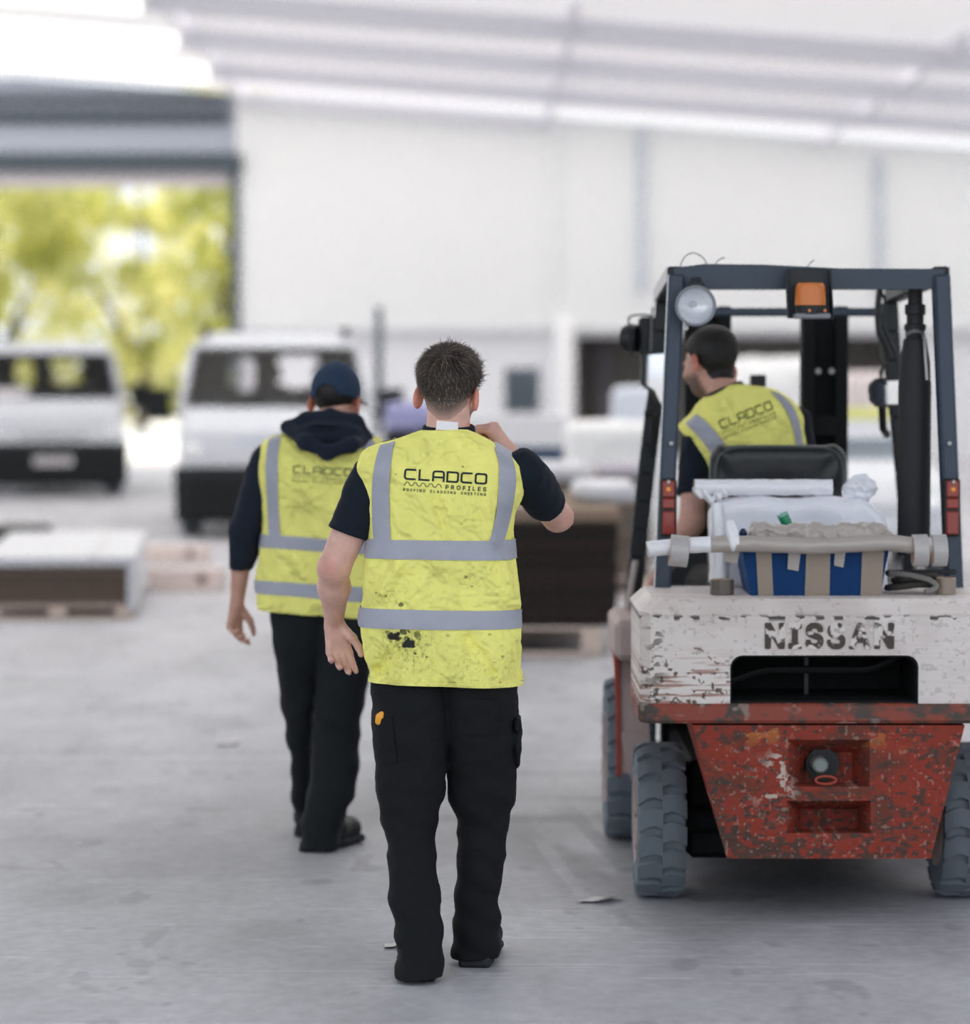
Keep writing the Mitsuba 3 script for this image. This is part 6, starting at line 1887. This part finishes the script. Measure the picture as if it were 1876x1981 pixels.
def sheets(label, x, y, w, d, z0, z1, n, mats, yaw=0.0, cover=None, film=None, seed=0):
    K = thing('sheet_stack', label, 'sheet stack')
    M = placed(x, y, yaw)
    g = np.random.default_rng(seed)
    t = (z1 - z0) / n
    for i in range(n):
        o = g.uniform(-.006, .006, 2)
        add(K + '__sheet', box((-w / 2 + o[0], -d / 2 + o[1], z0 + i * t + .002), (w / 2 + o[0], d / 2 + o[1], z0 + (i + 1) * t - .002), .004), mats[int(g.integers(len(mats)))], to_world=M)
    if cover:
        add(K + '__cover', box((-w / 2 - .02, -d / 2 - .02, z1), (w / 2 + .02, d / 2 + .02, z1 + cover), .012), M_CARD, to_world=M, label='brown card cover')
    if film:
        top = cat(box((-w / 2 - .015, -d / 2 - .015, z1), (w / 2 + .015, d / 2 + .015, z1 + .012), .004), box((-w / 2 - .015, -d / 2 - .016, z1 - .05), (w / 2 + .015, -d / 2 - .008, z1 + .01), .002), box((w / 2 + .008, -d / 2 - .016, z0 - .04), (w / 2 + .016, d / 2, z1 + .01), .002), box((w / 2 - .04, -d / 2 - .016, z0 - .04), (w / 2 + .016, -d / 2 - .009, z1 + .01), .002))
        add(K + '__film', top, M_PLASTIC_WRAP, to_world=M, label='pale plastic film')
        add(K + '__strap', box((w / 2 - .30, -d / 2 - .02, z1 + .010), (w / 2 - .24, d / 2, z1 + .017), .002), mat('pale_strap', (190, 188, 192), .5, .3), to_world=M)
    return K


def wrapped(label, lo, hi, seed, r=.06, bump=.02, m=None, name='wrapped_bundle', yaw=0.0):
    """A soft, film-wrapped block."""
    K = thing(name, label, 'bundle')
    lo, hi = np.array(lo, float), np.array(hi, float)
    h = max(.03, float((hi - lo).max()) / 40)
    f = lambda p: sbx(p, lo, hi, min(r, .45 * float((hi - lo).min()))) + np.where(p[:, 2] > lo[2] + .02, 1, 0) * folds(p, bump * .5, 3.5, 3.5, seed)
    add(K, nets(f, lo - .12, hi + .12, h), m or M_PLASTIC_WRAP, True)
    return K


X = lambda px, y: float(at(px, 0, y)[0])
Z = lambda py, y: float(at(0, py, y)[2])
# the dark stack behind the front walker
xa, xb = X(742, 18.5), X(1196, 18.5)
pallet('pale wooden pallet under the dark brown sheets', (xa + X(1166, 18.5)) / 2, 19.7, X(1166, 18.5) - xa, 2.4, h=Z(1212, 18.5))
sheets('stack of dark brown profiled sheets under a brown card cover', (xa + xb) / 2, 19.7, xb - xa, 2.4, Z(1212, 18.5) + .001, Z(1010, 18.5), 18, M_SHEET_DARK, cover=Z(985, 18.5) - Z(1010, 18.5), seed=2)
zc = Z(985, 18.5) + .001
wrapped('crumpled white wrapped packet lying on the card cover of the dark sheets', (X(1112, 19.2), 19.2, zc), (X(1236, 19.2), 20.2, Z(936, 19.2)), 5, .05, .03)
# a second and third row behind
xc, xd = X(985, 23.5), X(1262, 23.5)
pallet('wooden pallet hidden low behind the dark sheet stack', (xc + xd) / 2, 24.6, xd - xc, 2.0)
sheets('tan sheet stack standing behind the dark brown sheets', (xc + xd) / 2, 24.6, xd - xc, 2.0, .141, Z(936, 23.5), 10, M_SHEET_TAN, seed=4)
zt2 = Z(936, 23.5) + .001
wrapped('flat grey-white packet on the tan sheets, next to the raised elbow', (X(1008, 23.7), 23.7, zt2), (X(1142, 23.7), 25.0, Z(900, 23.7)), 7, .05, .02)
wrapped('flat mauve-grey packet on the tan sheets beside the forklift post', (X(1160, 23.8), 23.8, zt2), (X(1262, 23.8), 25.0, Z(902, 23.8)), 8, .05, .02, mat('mauve_wrap', (160, 156, 166), .5, .4))
wrapped('bright white wrapped block behind the forklift mirror', (X(1100, 28.0), 28.0, 0.0), (X(1300, 28.0), 29.6, Z(818, 28.0)), 9, .12, .03, M_WHITE_PAINT)
wrapped('tall bluish white wrapped load behind the forklift mirror, farthest of its row', (X(1192, 33.0), 33.0, 0.0), (X(1300, 33.0), 34.2, Z(748, 33.0)), 10, .10, .03, mat('bluish_wrap', (200, 206, 218), .4, .4))
wrapped('large white rounded load seen through the forklift cab beyond the driver', (X(1395, 36.0), 36.0, 0.0), (X(1640, 36.0), 38.0, Z(694, 36.0)), 11, .3, .06, M_WHITE_PAINT)
wrapped('pinkish wrapped load seen past the forklift mast', (X(1645, 38.0), 38.0, 0.0), (X(1760, 38.0), 39.5, Z(722, 38.0)), 12, .1, .03, mat('pinkish_wrap', (214, 204, 204), .5, .4))
# blue-lidded white tank and lilac drum beyond the front walker
K = thing('storage_tank', 'white tank with a dark blue band standing behind the front walker', 'tank')
x0, x1, yk = X(830, 30.5), X(1108, 30.5), 30.5
add(K, box((x0, yk, 0), (x1, yk + 1.4, Z(893, yk)), .04), mat('tank_grey', (196, 198, 206), .5, .4))
add(K + '__band', box((x0 - .01, yk - .01, Z(897, yk)), (x1 + .01, yk + 1.41, Z(860, yk)), .03), mat('band_blue', (44, 66, 92), .4, .4), label='dark blue band')
add(K + '__top', hull([(x, y, z) for x, y, z in ((x0, yk, Z(864, yk)), (x1, yk, Z(864, yk)), (x0, yk + 1.4, Z(864, yk)), (x1, yk + 1.4, Z(864, yk)), (x0 + .08, yk + .1, Z(806, yk)), (x1 - .08, yk + .1, Z(806, yk)), (x0 + .08, yk + 1.3, Z(806, yk)), (x1 - .08, yk + 1.3, Z(806, yk)))]), M_PLASTIC_WRAP)
K = thing('crate', 'dark crate under the lilac drum behind the front walker', 'crate')
yk = 31.0
add(K, cat(box((X(742, yk), yk, 0), (X(828, yk), yk + .6, Z(838, yk)), .02)), M_BLACK_MATT)
add(K + '__lid', box((X(740, yk), yk - .02, Z(838, yk)), (X(830, yk), yk + .62, Z(834, yk)), .008), M_BLACK)
K = thing('drum', 'lilac plastic drum standing on a dark crate behind the front walker', 'drum')
cxk, rk = X(790, yk + .3), .24
zb_ = Z(834, yk) + .001
hk = Z(778, yk) - zb_
add(K, lathe([(0, 0), (rk - .02, 0), (rk, .02), (rk, hk * .3), (rk + .008, hk * .33), (rk, hk * .36), (rk, hk * .64), (rk + .008, hk * .67), (rk, hk * .70), (rk - .01, hk - .03), (rk - .06, hk), (0, hk)], (cxk, yk + .3, zb_), n=32), mat('lilac_plastic', (148, 148, 190), .4, .5), 40)
add(K + '__bung', cyl((cxk + .1, yk + .25, zb_ + hk), (cxk + .1, yk + .25, zb_ + hk + .02), .035), mat('bung_blue', (110, 130, 170), .4, .4), 40)
# the low stack with film at the far side, its pallet and the two beams
yl = 21.2
xl0, xl1 = X(-60, yl), X(235, yl)
yaw = 5.0
cxl, cyl_ = (xl0 + xl1) / 2 - .10, yl + 1.75
pallet('weathered pallet under the film-covered low stack', cxl, cyl_, xl1 - xl0, 3.4, yaw, h=Z(1172, yl))
sheets('low stack of tan sheets under pale film near two timber beams', cxl, cyl_, xl1 - xl0, 3.4, Z(1172, yl) + .001, Z(1082, yl), 12, M_SHEET_TAN, yaw, film=True, seed=6)
for (px0, px1, py0, py1, lab, yb_) in ((230, 426, 1140, 1100, 'pale timber beam on the floor, nearer of two beside the low stack', 24.0), (228, 398, 1089, 1056, 'pale timber beam on the floor, farther of two beside the low stack', 27.6)):
    K = thing('timber_beam', lab, 'beam')
    hh = Z(py1, yb_)
    ww = .15
    x0, x1 = X(px0, yb_) + .2, X(px1, yb_)
    add(K, box((x0, yb_, 0), (x1, yb_ + ww, hh), .008), M_WOOD_PALE)
    add(K + '__end_grain', box((x1 - .001, yb_ + .008, .008), (x1 + .004, yb_ + ww - .008, hh - .008), .002), mat('end_grain', (128, 96, 82), .8, .2), label='brown sawn end')
    add(K + '__knot', lathe([(0, 0), (.035, 0), (.04, .003), (0, .004)], (x1 - .16, yb_ - .001, hh * .55), (0, -1, 0), 14), mat('knot_brown', (116, 84, 68), .8, .2), 30)
wrapped('black rubber mat bundle behind the low film-covered stack', (X(-40, 25.4), 25.4, 0), (X(64, 25.4), 26.4, Z(1022, 25.4)), 15, .03, .01, M_BLACK, name='rubber_mat')
# a white car by the loads on the truck's far side
def car():
    K = thing('car', 'white car with a yellow striped roof edge, seen through the forklift cab beside the exhaust', 'car')
    y, cx, h = 24.5, X(1668, 24.5), .84
    low = hull([(cx + s * a, yy, z) for s in (-1, 1) for a, yy, z in ((h - .10, y, .30), (h - .12, y + .02, .66), (h - .16, y + .25, .82), (h - .14, y + 1.2, 1.0), (h, y + .4, .4), (h, y + .5, .78), (h, y + 3.6, .4), (h, y + 3.6, .95))])
    for s in (-1, 1):
        for yy in (y + .75, y + 2.95):
            low = boolean('difference', low, cyl((cx + s * (h + .05), yy, .31), (cx + s * (h - .26), yy, .31), .35, n=24))
    add(K + '__body', low, M_VAN_WHITE, 25)
    zr, zw0, zw1 = Z(812, y + 1.7), Z(892, y + 1.05), Z(842, y + 1.6)
    add(K + '__windscreen', hull([(cx + s * a, yy, z) for s in (-1, 1) for a, yy, z in ((h - .12, y + 1.05, zw0), (h - .24, y + 1.65, zw1), (h - .12, y + 1.2, zw0 - .05), (h - .24, y + 1.8, zw1))]), mat('car_glass', (58, 76, 92), .12, .6))
    add(K + '__roof', hull([(cx + s * a, yy, z) for s in (-1, 1) for a, yy, z in ((h - .22, y + 1.65, zw1), (h - .26, y + 1.75, zr), (h - .26, y + 3.2, zr), (h - .10, y + 3.6, .95), (h - .12, y + 1.3, zw0 - .06))]), M_VAN_WHITE, 25)
    add(K + '__roof_stripe', hull([(cx + s * a, yy, z) for s in (-1, 1) for a, yy, z in ((h - .26, y + 1.74, zr), (h - .28, y + 1.9, zr + .10), (h - .28, y + 2.4, zr + .10), (h - .26, y + 2.5, zr))]), mat('stripe_yellow', (186, 188, 116), .5, .3), label='yellow roof bar')
    add(K + '__bumper', box((cx - h + .04, y - .05, .30), (cx + h - .04, y + .10, .52), .04), M_VAN_WHITE)
    for s in (-1, 1):
        add(K + '__headlamp', box((cx + s * (h - .32) - .14, y - .01, .58), (cx + s * (h - .32) + .14, y + .1, .70), .03), M_SILVER)
        for yy in (y + .75, y + 2.95):
            add(K + '__wheel', lathe([(0, -.08), (.27, -.09), (.305, -.07), (.31, 0), (.305, .07), (.27, .09), (0, .08)], (cx + s * (h - .12), yy, .31), (1, 0, 0), 28), M_RUBBER, 35)


car()

# ------------------------------------------------------------------ trees beyond the doorway
scene['material_leaf'] = {'type': 'principledthin', 'base_color': VC, 'roughness': .6, 'diff_trans': 1.15, 'spec_trans': 0.0, 'eta': 1.3}
M_BARK = mat('bark', (84, 78, 72), .9, .2)


def tree(label, x, y, crown, trunk_r, top, n, seed):
    """crown: list of (dx, dz, radius) lobes."""
    K = thing('tree', label, 'tree', 'trees beyond the doorway')
    g = np.random.default_rng(seed)
    base = np.array([x, y, 0.0])
    fork = base + (g.uniform(-.2, .2), 0, top * .35)
    add(K + '__trunk', tube(spline([base + (0, 0, -.1), base + (.05, 0, top * .15), fork], 8), np.linspace(trunk_r, trunk_r * .7, 8), 10), M_BARK, 40)
    for (dx, dz, r) in crown:
        c = base + (dx, g.uniform(-.4, .4), dz)
        add(K + '__branch', tube(spline([fork, (fork + c) / 2 + (0, 0, .1), c], 6), np.linspace(trunk_r * .6, .03, 6), 7), M_BARK, 40)
    P, N = [], []
    tot = sum(r ** 2 for _, _, r in crown)
    for (dx, dz, r) in crown:
        k = int(n * r * r / tot)
        d = g.normal(0, 1, (k, 3))
        d /= np.linalg.norm(d, axis=1, keepdims=True)
        rad = r * g.uniform(.35, 1.0, (k, 1)) ** .6
        p = base + (dx, 0, dz) + d * rad * [1, .8, .85]
        keep = meshkit.noise(p * 1.1, seed) > .40
        P.append(p[keep])
    P = np.vstack(P)
    P = P[P[:, 2] > .3]
    k = len(P)
    a = g.normal(0, 1, (k, 3))
    a /= np.linalg.norm(a, axis=1, keepdims=True)
    b = np.cross(a, g.normal(0, 1, (k, 3)))
    b /= np.linalg.norm(b, axis=1, keepdims=True)
    L, W = g.uniform(.14, .26, (k, 1)), g.uniform(.08, .14, (k, 1))
    v = np.stack([P - a * L, P + b * W, P + a * L, P - b * W], 1).reshape(-1, 3)
    i = np.arange(k)[:, None] * 4
    f = np.vstack([np.hstack([i, i + 1, i + 2]), np.hstack([i, i + 2, i + 3])])
    tone = np.clip(.5 + 1.2 * (meshkit.noise(P * .8, seed + 3) - .5) + g.normal(0, .15, k), 0, 1)[:, None]
    col = np.array([178, 182, 104.]) * (1 - tone) + np.array([236, 232, 172.]) * tone
    FK = add(K + '__foliage', trimesh.Trimesh(v, f, process=False), 'material_leaf', False, color=lin_arr(np.repeat(col, 4, 0)))
    labels[FK] = {'kind': 'stuff'}


tree('yellow-green tree with a forked dark trunk, behind the gap between the vans', -10.2, 92, [(-1.6, 4.6, 2.4), (1.4, 5.0, 2.3), (0, 7.6, 2.6), (-2.8, 6.6, 2.0), (2.6, 7.2, 1.8), (.2, 2.7, 1.5)], .24, 5.0, 5200, 31)
tree('pale yellow-green tree nearest the dark door frame', -7.2, 86, [(-.8, 3.6, 1.9), (1.4, 3.4, 2.0), (.2, 5.8, 2.4), (2.2, 6.2, 1.9), (0, 8.0, 2.2), (1.0, 1.9, 1.3)], .20, 4.4, 5000, 32)
tree('broad yellow-green tree above the farther van', -14.0, 88, [(-1.5, 3.9, 2.2), (1.3, 3.6, 2.1), (0, 6.2, 2.6), (2.2, 6.0, 1.8), (-2.6, 6.8, 2.2), (.3, 8.2, 2.0)], .24, 4.8, 5200, 33)
tree('tall yellow-green tree at the hidden far end of the doorway', -18.6, 96, [(-1.5, 4.2, 2.4), (1.6, 4.2, 2.4), (0, 7.4, 2.9), (2.6, 7.2, 2.0), (.2, 2.3, 1.6)], .26, 5.0, 4600, 34)
K = thing('hedge', 'low yellow-green hedge at the edge of the sunlit yard', 'hedge')
g = np.random.default_rng(40)
k = 5200
P = np.stack([g.uniform(-26, -2, k), 106 + g.uniform(-.7, .7, k), g.uniform(0, 1, k) ** .8 * 2.6], 1)
a = g.normal(0, 1, (k, 3)); a /= np.linalg.norm(a, axis=1, keepdims=True)
b = np.cross(a, g.normal(0, 1, (k, 3))); b /= np.linalg.norm(b, axis=1, keepdims=True)
v = np.stack([P - a * .22, P + b * .13, P + a * .22, P - b * .13], 1).reshape(-1, 3)
i = np.arange(k)[:, None] * 4
t = g.uniform(0, 1, (k, 1))
add(K, trimesh.Trimesh(v, np.vstack([np.hstack([i, i + 1, i + 2]), np.hstack([i, i + 2, i + 3])]), process=False), 'material_leaf', False, color=lin_arr(np.repeat(np.array([160, 164, 96.]) * (1 - t) + np.array([226, 222, 158.]) * t, 4, 0)))
labels[K]['kind'] = 'stuff'

# ------------------------------------------------------------------ scraps on the floor
M_SCRAP = mat('paper_scrap', (196, 192, 190), .8, .2)
for px, py, yaw_, lab in ((432, 1442, 25, 'curled pale paper scrap on the open floor beyond the man in the cap'), (1163, 1749, -18, 'pale paper scrap on the floor close to the forklift wheel'), (757, 1839, 10, 'small curled scrap on the floor by the front walker\'s boot')):
    yy = FOCAL * EYE / (py - HORIZON)
    K = thing('paper_scrap', lab, 'paper scrap')
    n = 9
    w, d = (.10, .06) if px != 757 else (.05, .04)
    uu, vv = np.meshgrid(np.linspace(-1, 1, n), np.linspace(-1, 1, n), indexing='ij')
    pts = np.stack([uu * w * .5 + .15 * w * vv, vv * d, .003 + .016 * np.maximum(0, uu) ** 2 + .006 * np.maximum(0, -vv - .2)], -1).reshape(-1, 3)
    pm = patch(pts, n, n, np.tile([0, 0, 1.0], (n * n, 1)), None, 0, .0008)
    add(K, pm, M_SCRAP, True, to_world=placed(X(px, yy), yy, yaw_))
